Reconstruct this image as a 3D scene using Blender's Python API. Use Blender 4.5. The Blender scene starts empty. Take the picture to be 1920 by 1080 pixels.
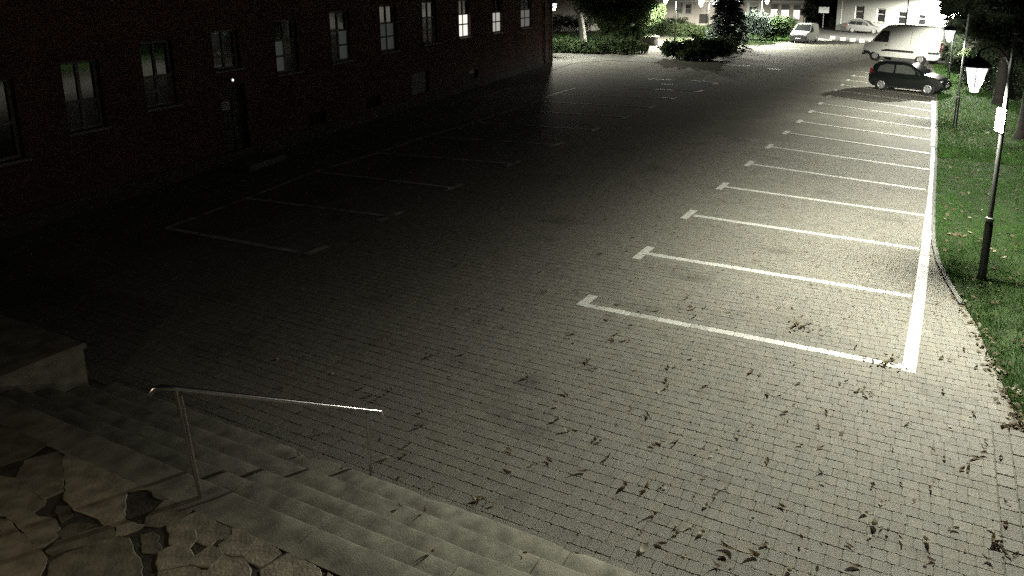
import bpy, bmesh, math, random
import numpy as np
from mathutils import Vector, Matrix

SC = bpy.context.scene
COL = SC.collection
rng = random.Random(7)
nrg = np.random.default_rng(11)

# ------------------------------------------------------------------ camera
CF = 1368.24                       # focal length in pixels of a 1920 wide picture
CC = np.array([-0.114, -9.645, 4.910])
YAW, PITCH, ROLL = math.radians(23.806), math.radians(12.745), math.radians(1.26)
CX, CY = 1160.716, 280.529
_cy, _sy, _cp, _sp = math.cos(YAW), math.sin(YAW), math.cos(PITCH), math.sin(PITCH)
_w = np.array([-_sy * _cp, _cy * _cp, -_sp])
_r = np.array([_cy, _sy, 0.0])
_u = np.cross(_r, _w)
_r, _u = math.cos(ROLL) * _r + math.sin(ROLL) * _u, -math.sin(ROLL) * _r + math.cos(ROLL) * _u
cam = bpy.data.cameras.new('camera')
camo = bpy.data.objects.new('camera', cam)
COL.objects.link(camo)
camo.matrix_world = Matrix(((_r[0], _u[0], -_w[0], CC[0]), (_r[1], _u[1], -_w[1], CC[1]),
                            (_r[2], _u[2], -_w[2], CC[2]), (0, 0, 0, 1)))
cam.sensor_width = 36.0
cam.sensor_fit = 'HORIZONTAL'
cam.lens = CF / 1920 * 36
cam.shift_x = (960 - CX) / 1920
cam.shift_y = (CY - 540) / 1920
cam.clip_start = 0.1
cam.clip_end = 2000
SC.camera = camo
# a night security camera: keep the fine grain, only tame single hot pixels
SC.cycles.use_denoising = False
SC.cycles.sample_clamp_indirect = 0.25

# ------------------------------------------------------------------ world (night), exposure
wd = bpy.data.worlds.new('World')
SC.world = wd
wd.use_nodes = True
wn = wd.node_tree
bg = wn.nodes['Background']
sky = wn.nodes.new('ShaderNodeTexSky')
sky.sky_type = 'NISHITA'
sky.sun_disc = False
sky.sun_elevation = math.radians(4)
sky.sun_rotation = math.radians(60)
hsv = wn.nodes.new('ShaderNodeHueSaturation')
hsv.inputs['Saturation'].default_value = 0.35
wn.links.new(sky.outputs[0], hsv.inputs['Color'])
wn.links.new(hsv.outputs[0], bg.inputs['Color'])
bg.inputs['Strength'].default_value = 0.0036
vs = SC.view_settings
vs.view_transform = 'Standard'
vs.look = 'None'
vs.exposure = 0.0
vs.gamma = 1.0
vs.use_curve_mapping = False

# lamp strengths (tuned together)
P_NEAR, P_SECOND, P_THIRD, P_PARK = 6700.0, 4100.0, 9000.0, 5200.0
P_PORCH = 72.0
PARK_CUT = 4.5         # park lanterns throw about this many times their height
UP_LIGHT = 0.04        # share of the lantern light that escapes above the horizontal
STREET_BOOST, STREET_CUT = 0.40, 1.72     # how far the lanterns throw along and across the kerb


def gp(px, py, z=0.0):
    """the point at height z that lies under pixel (px, py) of the 1920x1080 photograph"""
    d = _w + (px - CX) / CF * _r - (py - CY) / CF * _u
    t = (z - CC[2]) / d[2]
    return Vector(CC + d * t)


def pj(P):
    d = np.asarray(P, float) - CC
    z = d @ _w
    return CX + CF * (d @ _r) / z, CY - CF * (d @ _u) / z, z


# ------------------------------------------------------------------ materials
def mat(name, col, rough=0.8, var=0.15, scale=6.0, bump=0.0, bscale=40.0, metal=0.0, spec=0.4, attr=None,
        col2=None, detail=4.0, coat=0.0, worn=None, stain=0.0):
    m = bpy.data.materials.new(name)
    m.use_nodes = True
    nt = m.node_tree
    b = nt.nodes['Principled BSDF']
    b.inputs['Roughness'].default_value = rough
    b.inputs['Metallic'].default_value = metal
    b.inputs['Specular IOR Level'].default_value = spec
    b.inputs['Coat Weight'].default_value = coat
    tc = nt.nodes.new('ShaderNodeTexCoord')
    no = nt.nodes.new('ShaderNodeTexNoise')
    no.inputs['Scale'].default_value = scale
    no.inputs['Detail'].default_value = detail
    nt.links.new(tc.outputs['Object'], no.inputs['Vector'])
    mx = nt.nodes.new('ShaderNodeMix')
    mx.data_type = 'RGBA'
    c2 = col2 or [c * (1 + var) for c in col]
    c1 = [c * (1 - var) for c in col] if not col2 else col
    mx.inputs[6].default_value = (*c1, 1)
    mx.inputs[7].default_value = (*c2, 1)
    rp = nt.nodes.new('ShaderNodeMapRange')
    rp.inputs[1].default_value = 0.3
    rp.inputs[2].default_value = 0.7
    nt.links.new(no.outputs['Fac'], rp.inputs[0])
    nt.links.new(rp.outputs[0], mx.inputs[0])
    out = mx.outputs[2]
    if worn:   # patches where the coat is rubbed off
        ge = nt.nodes.new('ShaderNodeNewGeometry')
        nw = nt.nodes.new('ShaderNodeTexNoise')
        nw.inputs['Scale'].default_value = worn[1]
        nw.inputs['Detail'].default_value = 8
        nw.inputs['Roughness'].default_value = 0.7
        nt.links.new(ge.outputs['Position'], nw.inputs['Vector'])
        mr = nt.nodes.new('ShaderNodeMapRange')
        mr.inputs[1].default_value = worn[2]
        mr.inputs[2].default_value = worn[2] + 0.08
        nt.links.new(nw.outputs['Fac'], mr.inputs[0])
        m2 = nt.nodes.new('ShaderNodeMix')
        m2.data_type = 'RGBA'
        m2.inputs[7].default_value = (*worn[0], 1)
        nt.links.new(mr.outputs[0], m2.inputs[0])
        nt.links.new(out, m2.inputs[6])
        out = m2.outputs[2]
    if stain:   # oil and dirt stains, in place coordinates
        ge = nt.nodes.new('ShaderNodeNewGeometry')
        mp = nt.nodes.new('ShaderNodeMapping')
        mp.inputs['Scale'].default_value = (0.55, 0.9, 1)
        nt.links.new(ge.outputs['Position'], mp.inputs['Vector'])
        nw = nt.nodes.new('ShaderNodeTexNoise')
        nw.inputs['Scale'].default_value = 1.1
        nw.inputs['Detail'].default_value = 7
        nw.inputs['Roughness'].default_value = 0.62
        nt.links.new(mp.outputs[0], nw.inputs['Vector'])
        mr = nt.nodes.new('ShaderNodeMapRange')
        mr.inputs[1].default_value = 0.56
        mr.inputs[2].default_value = 0.74
        mr.inputs[3].default_value = 1.0
        mr.inputs[4].default_value = 1.0 - stain
        nt.links.new(nw.outputs['Fac'], mr.inputs[0])
        vm = nt.nodes.new('ShaderNodeVectorMath')
        vm.operation = 'SCALE'
        nt.links.new(out, vm.inputs[0])
        nt.links.new(mr.outputs[0], vm.inputs['Scale'])
        out = vm.outputs[0]
    if attr:
        at = nt.nodes.new('ShaderNodeAttribute')
        at.attribute_name = attr
        mu = nt.nodes.new('ShaderNodeMix')
        mu.data_type = 'RGBA'
        mu.blend_type = 'MULTIPLY'
        mu.inputs[0].default_value = 1.0
        nt.links.new(out, mu.inputs[6])
        nt.links.new(at.outputs['Color'], mu.inputs[7])
        out = mu.outputs[2]
    nt.links.new(out, b.inputs['Base Color'])
    if bump > 0:
        n2 = nt.nodes.new('ShaderNodeTexNoise')
        n2.inputs['Scale'].default_value = bscale
        n2.inputs['Detail'].default_value = 5
        nt.links.new(tc.outputs['Object'], n2.inputs['Vector'])
        bp = nt.nodes.new('ShaderNodeBump')
        bp.inputs['Strength'].default_value = bump
        bp.inputs['Distance'].default_value = 0.02
        nt.links.new(n2.outputs['Fac'], bp.inputs['Height'])
        nt.links.new(bp.outputs[0], b.inputs['Normal'])
    return m


def emis(name, col, strength, base=(0.8, 0.8, 0.8)):
    m = bpy.data.materials.new(name)
    m.use_nodes = True
    b = m.node_tree.nodes['Principled BSDF']
    b.inputs['Base Color'].default_value = (*base, 1)
    b.inputs['Emission Color'].default_value = (*col, 1)
    b.inputs['Emission Strength'].default_value = strength
    return m


def lit_glass(name, col, strength, clear=0.5):
    m = bpy.data.materials.new(name)
    m.use_nodes = True
    nt = m.node_tree
    for n in list(nt.nodes):
        if n.type != 'OUTPUT_MATERIAL':
            nt.nodes.remove(n)
    o = [n for n in nt.nodes if n.type == 'OUTPUT_MATERIAL'][0]
    t = nt.nodes.new('ShaderNodeBsdfTransparent')
    e = nt.nodes.new('ShaderNodeEmission')
    e.inputs['Color'].default_value = (*col, 1)
    e.inputs['Strength'].default_value = strength
    mx = nt.nodes.new('ShaderNodeMixShader')
    mx.inputs[0].default_value = 1 - clear
    nt.links.new(t.outputs[0], mx.inputs[1])
    nt.links.new(e.outputs[0], mx.inputs[2])
    nt.links.new(mx.outputs[0], o.inputs['Surface'])
    return m


def brick_mat(name, c1, c2, mortar, sx, sy, msize, bump=0.4, rough=0.85, rot=None, coord='Object', big=0.25):
    m = bpy.data.materials.new(name)
    m.use_nodes = True
    nt = m.node_tree
    b = nt.nodes['Principled BSDF']
    b.inputs['Roughness'].default_value = rough
    b.inputs['Specular IOR Level'].default_value = 0.3
    tc = nt.nodes.new('ShaderNodeTexCoord')
    mp = nt.nodes.new('ShaderNodeMapping')
    if rot:
        mp.inputs['Rotation'].default_value = rot
    nt.links.new(tc.outputs[coord], mp.inputs['Vector'])
    bt = nt.nodes.new('ShaderNodeTexBrick')
    bt.inputs['Color1'].default_value = (*c1, 1)
    bt.inputs['Color2'].default_value = (*c2, 1)
    bt.inputs['Mortar'].default_value = (*mortar, 1)
    bt.inputs['Scale'].default_value = 1.0
    bt.inputs['Brick Width'].default_value = sx
    bt.inputs['Row Height'].default_value = sy
    bt.inputs['Mortar Size'].default_value = msize
    bt.inputs['Mortar Smooth'].default_value = 0.3
    nt.links.new(mp.outputs[0], bt.inputs['Vector'])
    no = nt.nodes.new('ShaderNodeTexNoise')
    no.inputs['Scale'].default_value = 0.7
    no.inputs['Detail'].default_value = 6
    nt.links.new(tc.outputs[coord], no.inputs['Vector'])
    rp = nt.nodes.new('ShaderNodeMapRange')
    rp.inputs[1].default_value = 0.3
    rp.inputs[2].default_value = 0.7
    rp.inputs[3].default_value = 1 - big
    rp.inputs[4].default_value = 1 + big
    nt.links.new(no.outputs['Fac'], rp.inputs[0])
    mu = nt.nodes.new('ShaderNodeVectorMath')
    mu.operation = 'SCALE'
    nt.links.new(bt.outputs['Color'], mu.inputs[0])
    nt.links.new(rp.outputs[0], mu.inputs['Scale'])
    nt.links.new(mu.outputs[0], b.inputs['Base Color'])
    bp = nt.nodes.new('ShaderNodeBump')
    bp.inputs['Strength'].default_value = bump
    bp.inputs['Distance'].default_value = 0.01
    bp.invert = True
    nt.links.new(bt.outputs['Fac'], bp.inputs['Height'])
    nt.links.new(bp.outputs[0], b.inputs['Normal'])
    return m


PAVC = (0.238, 0.230, 0.190)
M = {}
M['paver'] = mat('paver', PAVC, 0.82, 0.10, 6, 0.5, 90, attr='tint', spec=0.35, detail=6, stain=0.5)
M['paver_paint'] = mat('paver_paint', (0.68, 0.69, 0.62), 0.6, 0.1, 14, 0.3, 90, attr='tint', spec=0.4, worn=(PAVC, 16, 0.57))
M['joint'] = mat('joint_sand', (0.17, 0.165, 0.125), 0.95, 0.35, 9, 0.6, 60)
M['paver_far'] = brick_mat('paver_far', [c * 0.98 for c in PAVC], [c * 0.84 for c in PAVC], (0.11, 0.11, 0.085),
                           0.14, 0.139, 0.008, 0.35, big=0.2)
M['paint'] = mat('road_paint', (0.74, 0.75, 0.68), 0.6, 0.12, 16, 0.25, 60, worn=(PAVC, 22, 0.565))
M['paint_old'] = mat('worn_paint', (0.66, 0.66, 0.60), 0.7, 0.3, 5, 0.25, 60, worn=(PAVC, 2.6, 0.50))
M['paint_blue'] = mat('faded_blue_paint', (0.29, 0.31, 0.32), 0.9, 0.25, 3, 0.2, 60, spec=0.1)
M['kerb'] = mat('kerb_concrete', (0.20, 0.205, 0.185), 0.9, 0.2, 4, 0.3, 50)
M['stone'] = mat('step_stone', (0.275, 0.265, 0.205), 0.9, 0.42, 5.5, 0.2, 80, detail=12)
M['flag'] = mat('flagstone', (0.35, 0.322, 0.245), 0.9, 0.45, 7, 0.3, 40, attr='tint', detail=10)
M['soil'] = mat('dark_soil', (0.08, 0.073, 0.058), 0.95, 0.5, 8, 0.6, 30)
M['ground'] = mat('ground_earth', (0.05, 0.05, 0.045), 0.95, 0.3, 1, 0.4, 10)
M['asphalt'] = mat('asphalt', (0.09, 0.09, 0.088), 0.85, 0.2, 2, 0.4, 60)
M['path'] = mat('sand_path', (0.34, 0.32, 0.26), 0.9, 0.15, 1.5, 0.4, 30)
M['lawn'] = mat('lawn_earth', (0.030, 0.055, 0.013), 0.95, 0.4, 3, 0.8, 25)
M['grass'] = mat('grass_blade', (0.058, 0.128, 0.030), 0.8, 0.35, 1.7, spec=0.12)
M['leaf_dark'] = mat('foliage', (0.062, 0.098, 0.040), 0.6, 0.5, 2.0, spec=0.3)
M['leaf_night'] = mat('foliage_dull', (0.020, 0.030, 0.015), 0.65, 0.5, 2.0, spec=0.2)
M['leaf_light'] = mat('foliage_light', (0.10, 0.14, 0.06), 0.6, 0.35, 2.0, spec=0.3)
M['spruce'] = mat('spruce_needles', (0.115, 0.15, 0.125), 0.7, 0.4, 2.5, spec=0.2)
M['bark'] = mat('bark', (0.018, 0.016, 0.013), 0.95, 0.4, 5, 0.8, 20)
M['limewash'] = mat('limewashed_bark', (0.50, 0.50, 0.44), 0.9, 0.2, 4, 0.6, 15)
M['dryleaf'] = mat('dry_leaf', (0.21, 0.16, 0.10), 0.75, 0.45, 7, spec=0.3)
M['dryleaf_pale'] = mat('dry_leaf_pale', (0.42, 0.38, 0.26), 0.65, 0.25, 7, spec=0.4)
M['brick'] = brick_mat('red_brick', (0.17, 0.062, 0.045), (0.11, 0.045, 0.035), (0.15, 0.13, 0.11), 0.26, 0.075, 0.008,
                       0.5, coord='UV')
M['plinth'] = mat('plinth_render', (0.09, 0.085, 0.075), 0.9, 0.25, 3, 0.3, 30)
M['steel'] = mat('brushed_steel', (0.62, 0.62, 0.60), 0.24, 0.06, 20, metal=1.0)
M['iron'] = mat('dark_iron', (0.016, 0.018, 0.016), 0.38, 0.2, 12, 0.1, 40, spec=0.5)
M['pole_paint'] = mat('grey_pole_paint', (0.11, 0.115, 0.11), 0.5, 0.15, 12)
M['galv'] = mat('galvanised', (0.30, 0.31, 0.31), 0.45, 0.15, 12, metal=0.6)
M['white_metal'] = mat('white_enamel', (0.78, 0.79, 0.78), 0.4, 0.05, 5)
M['glass'] = mat('window_glass', (0.015, 0.018, 0.02), 0.06, 0.1, 2, spec=1.0, coat=0.6)
M['curtain'] = mat('net_curtain', (0.13, 0.135, 0.125), 0.6, 0.25, 3, spec=0.5, coat=0.5)
M['frame_grey'] = mat('window_frame', (0.26, 0.265, 0.26), 0.55, 0.12, 4)
M['frame_white'] = mat('white_frame', (0.75, 0.75, 0.73), 0.5, 0.08, 4)
M['door'] = mat('door_wood', (0.03, 0.028, 0.025), 0.5, 0.3, 5)
M['plaster'] = mat('beige_plaster', (0.42, 0.38, 0.34), 0.9, 0.1, 1.5, 0.2, 30)
M['plaster_white'] = mat('white_plaster', (0.74, 0.75, 0.70), 0.9, 0.05, 1.2, 0.2, 30)
M['concrete'] = mat('planter_concrete', (0.48, 0.47, 0.42), 0.9, 0.12, 3, 0.3, 30)
M['roof'] = mat('roof_tile', (0.07, 0.05, 0.045), 0.8, 0.3, 6, 0.3, 20)
M['car_black'] = mat('black_car_paint', (0.008, 0.011, 0.010), 0.22, 0.1, 1, spec=0.6, coat=1.0)
M['car_silver'] = mat('silver_car_paint', (0.36, 0.36, 0.35), 0.35, 0.05, 1, metal=0.5, coat=0.8)
M['car_grey'] = mat('grey_van_paint', (0.50, 0.51, 0.47), 0.35, 0.05, 1, metal=0.1, coat=0.7)
M['car_white'] = mat('white_van_paint', (0.72, 0.73, 0.68), 0.35, 0.04, 1, coat=0.6)
M['car_glass'] = mat('car_glass', (0.02, 0.024, 0.024), 0.06, 0.1, 1, spec=1.0, coat=1.0)
M['car_glass_pale'] = mat('car_glass_pale', (0.09, 0.095, 0.085), 0.08, 0.15, 1.5, spec=1.0, coat=1.0)  # grey base colour stands in for lit ground showing through the windows
M['tyre'] = mat('tyre_rubber', (0.014, 0.014, 0.014), 0.85, 0.2, 20)
M['rim'] = mat('alloy_rim', (0.55, 0.55, 0.54), 0.35, 0.1, 9, metal=0.5)
M['trim'] = mat('black_trim', (0.02, 0.02, 0.02), 0.6, 0.2, 9)
M['lens'] = mat('clear_lens', (0.65, 0.67, 0.66), 0.12, 0.1, 9, spec=0.8, coat=1.0)
M['redlens'] = mat('red_lens', (0.22, 0.02, 0.015), 0.2, 0.1, 9, coat=1.0)
def thin(m, amount):
    """thin leaves let light through"""
    nt = m.node_tree
    b = nt.nodes['Principled BSDF']
    o = [n for n in nt.nodes if n.type == 'OUTPUT_MATERIAL'][0]
    t = nt.nodes.new('ShaderNodeBsdfTranslucent')
    src = b.inputs['Base Color'].links[0].from_socket
    nt.links.new(src, t.inputs['Color'])
    mx = nt.nodes.new('ShaderNodeMixShader')
    mx.inputs[0].default_value = amount
    nt.links.new(b.outputs[0], mx.inputs[1])
    nt.links.new(t.outputs[0], mx.inputs[2])
    nt.links.new(mx.outputs[0], o.inputs['Surface'])


for k_, a_ in (('dryleaf', .45), ('dryleaf_pale', .45), ('leaf_dark', .35), ('leaf_light', .35), ('grass', .3), ('spruce', .35)):
    thin(M[k_], a_)
LAMPCOL = (1.0, 0.985, 0.85)
M['lamp_glass'] = lit_glass('lantern_glass', (0.97, 0.99, 1.0), 1.7, 0.45)
M['lamp_core'] = emis('lantern_core', (1.0, 0.985, 0.97), 4.0)
M['lit_pane'] = emis('lit_room_pane', (1.0, 0.96, 0.86), 1.1)
M['lit_pane_dim'] = emis('dim_lit_pane', (1.0, 0.97, 0.88), 0.42, (0.2, 0.2, 0.2))
M['lit_pane_dim2'] = emis('dimmer_lit_pane', (1.0, 0.97, 0.88), 0.12, (0.2, 0.2, 0.2))
M['lit_pane_faint'] = emis('faint_lit_pane', (0.9, 1.0, 0.88), 0.03, (0.1, 0.1, 0.1))
M['door_lamp'] = emis('door_lamp_glass', (0.95, 1.0, 0.96), 1.6)


# ------------------------------------------------------------------ object helpers
def tag(o, label=None, cat=None, group=None, kind=None):
    if label:
        o['label'] = label
    if cat:
        o['category'] = cat
    if group:
        o['group'] = group
    if kind:
        o['kind'] = kind
    return o


def empty(name, loc=(0, 0, 0), rz=0.0, label=None, cat=None, group=None):
    o = bpy.data.objects.new(name, None)
    o.empty_display_size = 0.2
    o.location = loc
    o.rotation_euler = (0, 0, rz)
    COL.objects.link(o)
    return tag(o, label, cat, group)


class MB:
    def __init__(s):
        s.v, s.f, s.mi = [], [], []
        s.mats = []
        s.uv = None

    def m(s, material):
        if material not in s.mats:
            s.mats.append(material)
        return s.mats.index(material)

    def add(s, verts, faces, material=None):
        i = s.m(material) if material else 0
        n = len(s.v)
        s.v += [tuple(p) for p in verts]
        s.f += [tuple(n + k for k in f) for f in faces]
        s.mi += [i] * len(faces)

    def box(s, x0, x1, y0, y1, z0, z1, material=None, bev=0.0, mtx=None):
        if bev <= 0:
            v = [(x, y, z) for z in (z0, z1) for y in (y0, y1) for x in (x0, x1)]
            f = [(0, 2, 3, 1), (4, 5, 7, 6), (0, 1, 5, 4), (2, 6, 7, 3), (0, 4, 6, 2), (1, 3, 7, 5)]
        else:
            b = bev
            v = []
            for (zz, ins) in ((z0, 0), (z1 - b, 0), (z1, b)):
                v += [(x0 + ins, y0 + ins, zz), (x1 - ins, y0 + ins, zz), (x1 - ins, y1 - ins, zz), (x0 + ins, y1 - ins, zz)]
            f = [(3, 2, 1, 0), (8, 9, 10, 11)]
            for k in range(4):
                q = (k + 1) % 4
                f += [(k, q, 4 + q, 4 + k), (4 + k, 4 + q, 8 + q, 8 + k)]
        if mtx is not None:
            v = [tuple(mtx @ Vector(p)) for p in v]
        s.add(v, f, material)

    def tube(s, path, rad, n=8, material=None, caps=True):
        path = [Vector(p) for p in path]
        rads = rad if isinstance(rad, (list, tuple)) else [rad] * len(path)
        rings = []
        prev = None
        for i, p in enumerate(path):
            a = path[max(0, i - 1)]
            b = path[min(len(path) - 1, i + 1)]
            t = (b - a)
            t = t.normalized() if t.length > 1e-9 else Vector((0, 0, 1))
            if prev is None:
                ref = Vector((0, 0, 1)) if abs(t.z) < 0.9 else Vector((1, 0, 0))
                x = t.cross(ref).normalized()
            else:
                x = (prev - t * prev.dot(t)).normalized()
            prev = x
            y = t.cross(x)
            rings.append([p + (x * math.cos(k * 2 * math.pi / n) + y * math.sin(k * 2 * math.pi / n)) * rads[i] for k in range(n)])
        v = [q for r_ in rings for q in r_]
        f = []
        for i in range(len(path) - 1):
            for k in range(n):
                q = (k + 1) % n
                f.append((i * n + k, i * n + q, (i + 1) * n + q, (i + 1) * n + k))
        if caps:
            f.append(tuple(reversed(range(n))))
            f.append(tuple((len(path) - 1) * n + k for k in range(n)))
        s.add(v, f, material)

    def lathe(s, prof, n=12, material=None, c=(0, 0, 0), axis='z', rot=0.0):
        v, f = [], []
        for (r_, z) in prof:
            for k in range(n):
                a = k * 2 * math.pi / n + rot
                if axis == 'z':
                    v.append((c[0] + r_ * math.cos(a), c[1] + r_ * math.sin(a), c[2] + z))
                else:  # around y
                    v.append((c[0] + r_ * math.cos(a), c[1] + z, c[2] + r_ * math.sin(a)))
        for i in range(len(prof) - 1):
            for k in range(n):
                q = (k + 1) % n
                f.append((i * n + k, i * n + q, (i + 1) * n + q, (i + 1) * n + k))
        f.append(tuple(reversed(range(n))))
        f.append(tuple((len(prof) - 1) * n + k for k in range(n)))
        s.add(v, f, material)

    def build(s, name, material=None, parent=None, smooth=False, angle=35):
        me = bpy.data.meshes.new(name)
        me.from_pydata(s.v, [], s.f)
        ms = s.mats if s.mats else [material]
        if material and not s.mats:
            ms = [material]
        for x in ms:
            me.materials.append(x)
        if len(ms) > 1:
            me.polygons.foreach_set('material_index', s.mi)
        bm = bmesh.new()
        bm.from_mesh(me)
        bmesh.ops.recalc_face_normals(bm, faces=bm.faces)
        if smooth:
            for f in bm.faces:
                f.smooth = True
            for e in bm.edges:
                if len(e.link_faces) == 2 and e.calc_face_angle(0) > math.radians(angle):
                    e.smooth = False
        bm.to_mesh(me)
        bm.free()
        o = bpy.data.objects.new(name, me)
        COL.objects.link(o)
        if parent:
            o.parent = parent
        return o


def mesh_np(name, V, Fq, material, parent=None, tint=None):
    """fast mesh from numpy: V (n,3), Fq (m,k) with one k"""
    me = bpy.data.meshes.new(name)
    m, k = Fq.shape
    me.vertices.add(len(V))
    me.vertices.foreach_set('co', np.ascontiguousarray(V, dtype=np.float32).ravel())
    me.loops.add(m * k)
    me.loops.foreach_set('vertex_index', np.ascontiguousarray(Fq, dtype=np.int32).ravel())
    me.polygons.add(m)
    me.polygons.foreach_set('loop_start', np.arange(0, m * k, k, dtype=np.int32))
    me.update(calc_edges=True)
    me.validate()
    me.shade_flat()
    if tint is not None:
        a = me.color_attributes.new('tint', 'FLOAT_COLOR', 'POINT')
        a.data.foreach_set('color', np.ascontiguousarray(tint, dtype=np.float32).ravel())
    me.materials.append(material)
    o = bpy.data.objects.new(name, me)
    COL.objects.link(o)
    if parent:
        o.parent = parent
    return o


def tint_all(o, c):
    a = o.data.color_attributes.new('tint', 'FLOAT_COLOR', 'POINT')
    n = len(o.data.vertices)
    a.data.foreach_set('color', np.tile(np.array([c[0], c[1], c[2], 1], np.float32), n))


def copy_tree(o, parent=None):
    c = o.copy()
    COL.objects.link(c)
    if parent:
        c.parent = parent
    for ch in [x for x in bpy.data.objects if x.parent == o]:
        copy_tree(ch, c)
    return c


def sheet(name, pts, z, material, kind='structure'):
    b = MB()
    b.add([(p[0], p[1], z) for p in pts], [tuple(range(len(pts)))], material)
    o = b.build(name)
    if o.data.polygons[0].normal.z < 0:
        o.data.flip_normals()
    if kind:
        o['kind'] = kind
    return o


# ================================================================== SETTING
sheet('ground', [(-400, -300), (400, -300), (400, 500), (-400, 500)], -0.06, M['ground'])

NEAR_Y = 14.0
XL_LOT = -21.5
# kerb / grass boundary, X as function of Y
KB = [(-1.2, 1.20), (-0.7, 1.15), (-0.08, 1.07), (0.73, 0.93), (1.9, 0.77), (2.86, 0.55), (4.27, 0.25), (5.8, 0.11), (9, 0.06),
      (13.6, 0.02), (20, -0.08), (26.6, -0.2), (36, -0.45), (48, -0.9)]


def kerb_x(y):
    ys = [k[0] for k in KB]
    xs = [k[1] for k in KB]
    return float(np.interp(y, ys, xs))


bed = sheet('parking_lot', [(XL_LOT, -5.2), (3.2, -5.2), (3.2, NEAR_Y), (XL_LOT, NEAR_Y)], -0.0058, M['joint'])
bed['kind'] = 'structure'
sheet('paved_square', [(-30, -5.2), (-12.3, -5.2), (-12.3, NEAR_Y), (-30, NEAR_Y)], -0.0015, M['paver_far'])
sheet('paved_square', [(-60, NEAR_Y - .9), (3.2, NEAR_Y - .9), (3.2, 62), (-60, 62)], -0.0048, M['paver_far'])
sheet('road', [(-60, 62), (40, 62), (40, 110), (-60, 110)], -0.004, M['asphalt'])

# bay grid: back-fitted Y of each bay line at its aisle end and at the edge line
YT = [-0.12, 2.41, 5.06, 7.69, 10.40, 13.00, 15.55, 18.02, 20.57, 23.01, 25.44, 27.75, 30.14, 32.48, 34.92, 37.5]
YR = [0.07, 2.61, 5.10, 7.51, 9.86, 12.23, 14.48, 16.78, 19.03, 21.31, 23.38, 25.64, 27.8, 29.9, 32.0, 34.0]
XT, XR = -4.85, -0.15


def rowY(X, v):
    """world Y of nominal row coordinate v (metres, bay pitch 2.5) at X"""
    k = v / 2.5
    ks = np.arange(-2, 16)
    t = np.array([-4.9 - 0.1, -2.5] + YT)
    r_ = np.array([-4.9 - 0.1, -2.45] + YR)
    a = np.interp(k, ks, t)
    b = np.interp(k, ks, r_)
    s = np.clip((X - XT) / (XR - XT), -0.6, 1.25)
    return a + s * (b - a)


PITCHR = 2.5 / 18
pav = []      # cx, cy, lx, ly, paint
vrow = -5.0 + PITCHR / 2
vrows = [(j * PITCHR) for j in range(-36, int(NEAR_Y / PITCHR) + 4)]
for v in vrows:
    x = -12.5 + nrg.random() * 0.15
    k = v / 2.5
    isline = abs(k - round(k)) < 1e-6 and 0 <= round(k) <= 5
    lim = 9
    while x < lim - 0.01:
        L = float(nrg.choice([0.105, 0.138, 0.165], p=[0.3, 0.42, 0.28]))
        y = float(rowY(x + L / 2, v))
        lim = kerb_x(y) - (0.095 if y > 2.6 else 0.012)
        if y < -0.75:
            lim = 0.848
        if x + L > lim - 0.06:
            L = lim - x
            if L < 0.05:
                break
        xc = x + L / 2
        x += L
        if y > NEAR_Y - 0.05 or y < -4.83:
            continue
        yn = float(rowY(xc, v + PITCHR))
        painted = isline and (-4.80 < xc < -0.17)
        pav.append((xc, y, L, abs(yn - y), 1 if painted else 0, round(k) if painted else -1))
pav = np.array(pav)
NP_ = len(pav)


def paver_geo(P, k8):
    """verts and quads/ngons of pavers P; returns V (n,2k,3)"""
    n = len(P)
    hx = P[:, 2] / 2 - 0.0024
    hy = P[:, 3] / 2 - 0.0009
    c = 0.012 if k8 else 0.0
    if k8:
        ring = [(1, 0, 0, -1), (1, 0, 0, 1), (0, 1, 1, 0)]
        o = np.stack([np.stack([hx, -hy + c], -1), np.stack([hx, hy - c], -1), np.stack([hx - c, hy], -1), np.stack([-hx + c, hy], -1),
                      np.stack([-hx, hy - c], -1), np.stack([-hx, -hy + c], -1), np.stack([-hx + c, -hy], -1), np.stack([hx - c, -hy], -1)], 1)
    else:
        o = np.stack([np.stack([hx, -hy], -1), np.stack([hx, hy], -1), np.stack([-hx, hy], -1), np.stack([-hx, -hy], -1)], 1)
    ang = nrg.normal(0, 0.012, n)
    ca, sa = np.cos(ang), np.sin(ang)
    jx, jy = nrg.normal(0, 0.0015, n), nrg.normal(0, 0.0015, n)
    hz = nrg.normal(0, 0.0008, n)
    tx, ty = nrg.normal(0, 0.0045, n), nrg.normal(0, 0.0045, n)

    def place(q, z):
        X = q[:, :, 0] * ca[:, None] - q[:, :, 1] * sa[:, None]
        Y = q[:, :, 0] * sa[:, None] + q[:, :, 1] * ca[:, None]
        Z = z + hz[:, None] + X * tx[:, None] + Y * ty[:, None]
        return np.stack([X + P[:, 0][:, None] + jx[:, None], Y + P[:, 1][:, None] + jy[:, None], Z], -1)
    low = place(o, -0.022)
    mid = place(o, -0.0021)
    sc = np.stack([1 - 0.0045 / hx, 1 - 0.0045 / hy], -1)[:, None, :]
    top = place(o * sc, 0.0)
    return np.concatenate([low, mid, top], 1)


def paver_faces(k):
    q = []
    for lv in (0, 1):
        for i in range(k):
            j = (i + 1) % k
            q.append((lv * k + i, lv * k + j, (lv + 1) * k + j, (lv + 1) * k + i))
    if k == 4:
        q.append((8, 9, 10, 11))
    else:
        a = 2 * k
        q += [(a + 0, a + 1, a + 2, a + 7), (a + 2, a + 3, a + 6, a + 7), (a + 3, a + 4, a + 5, a + 6)]
    return np.array(q)


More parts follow.
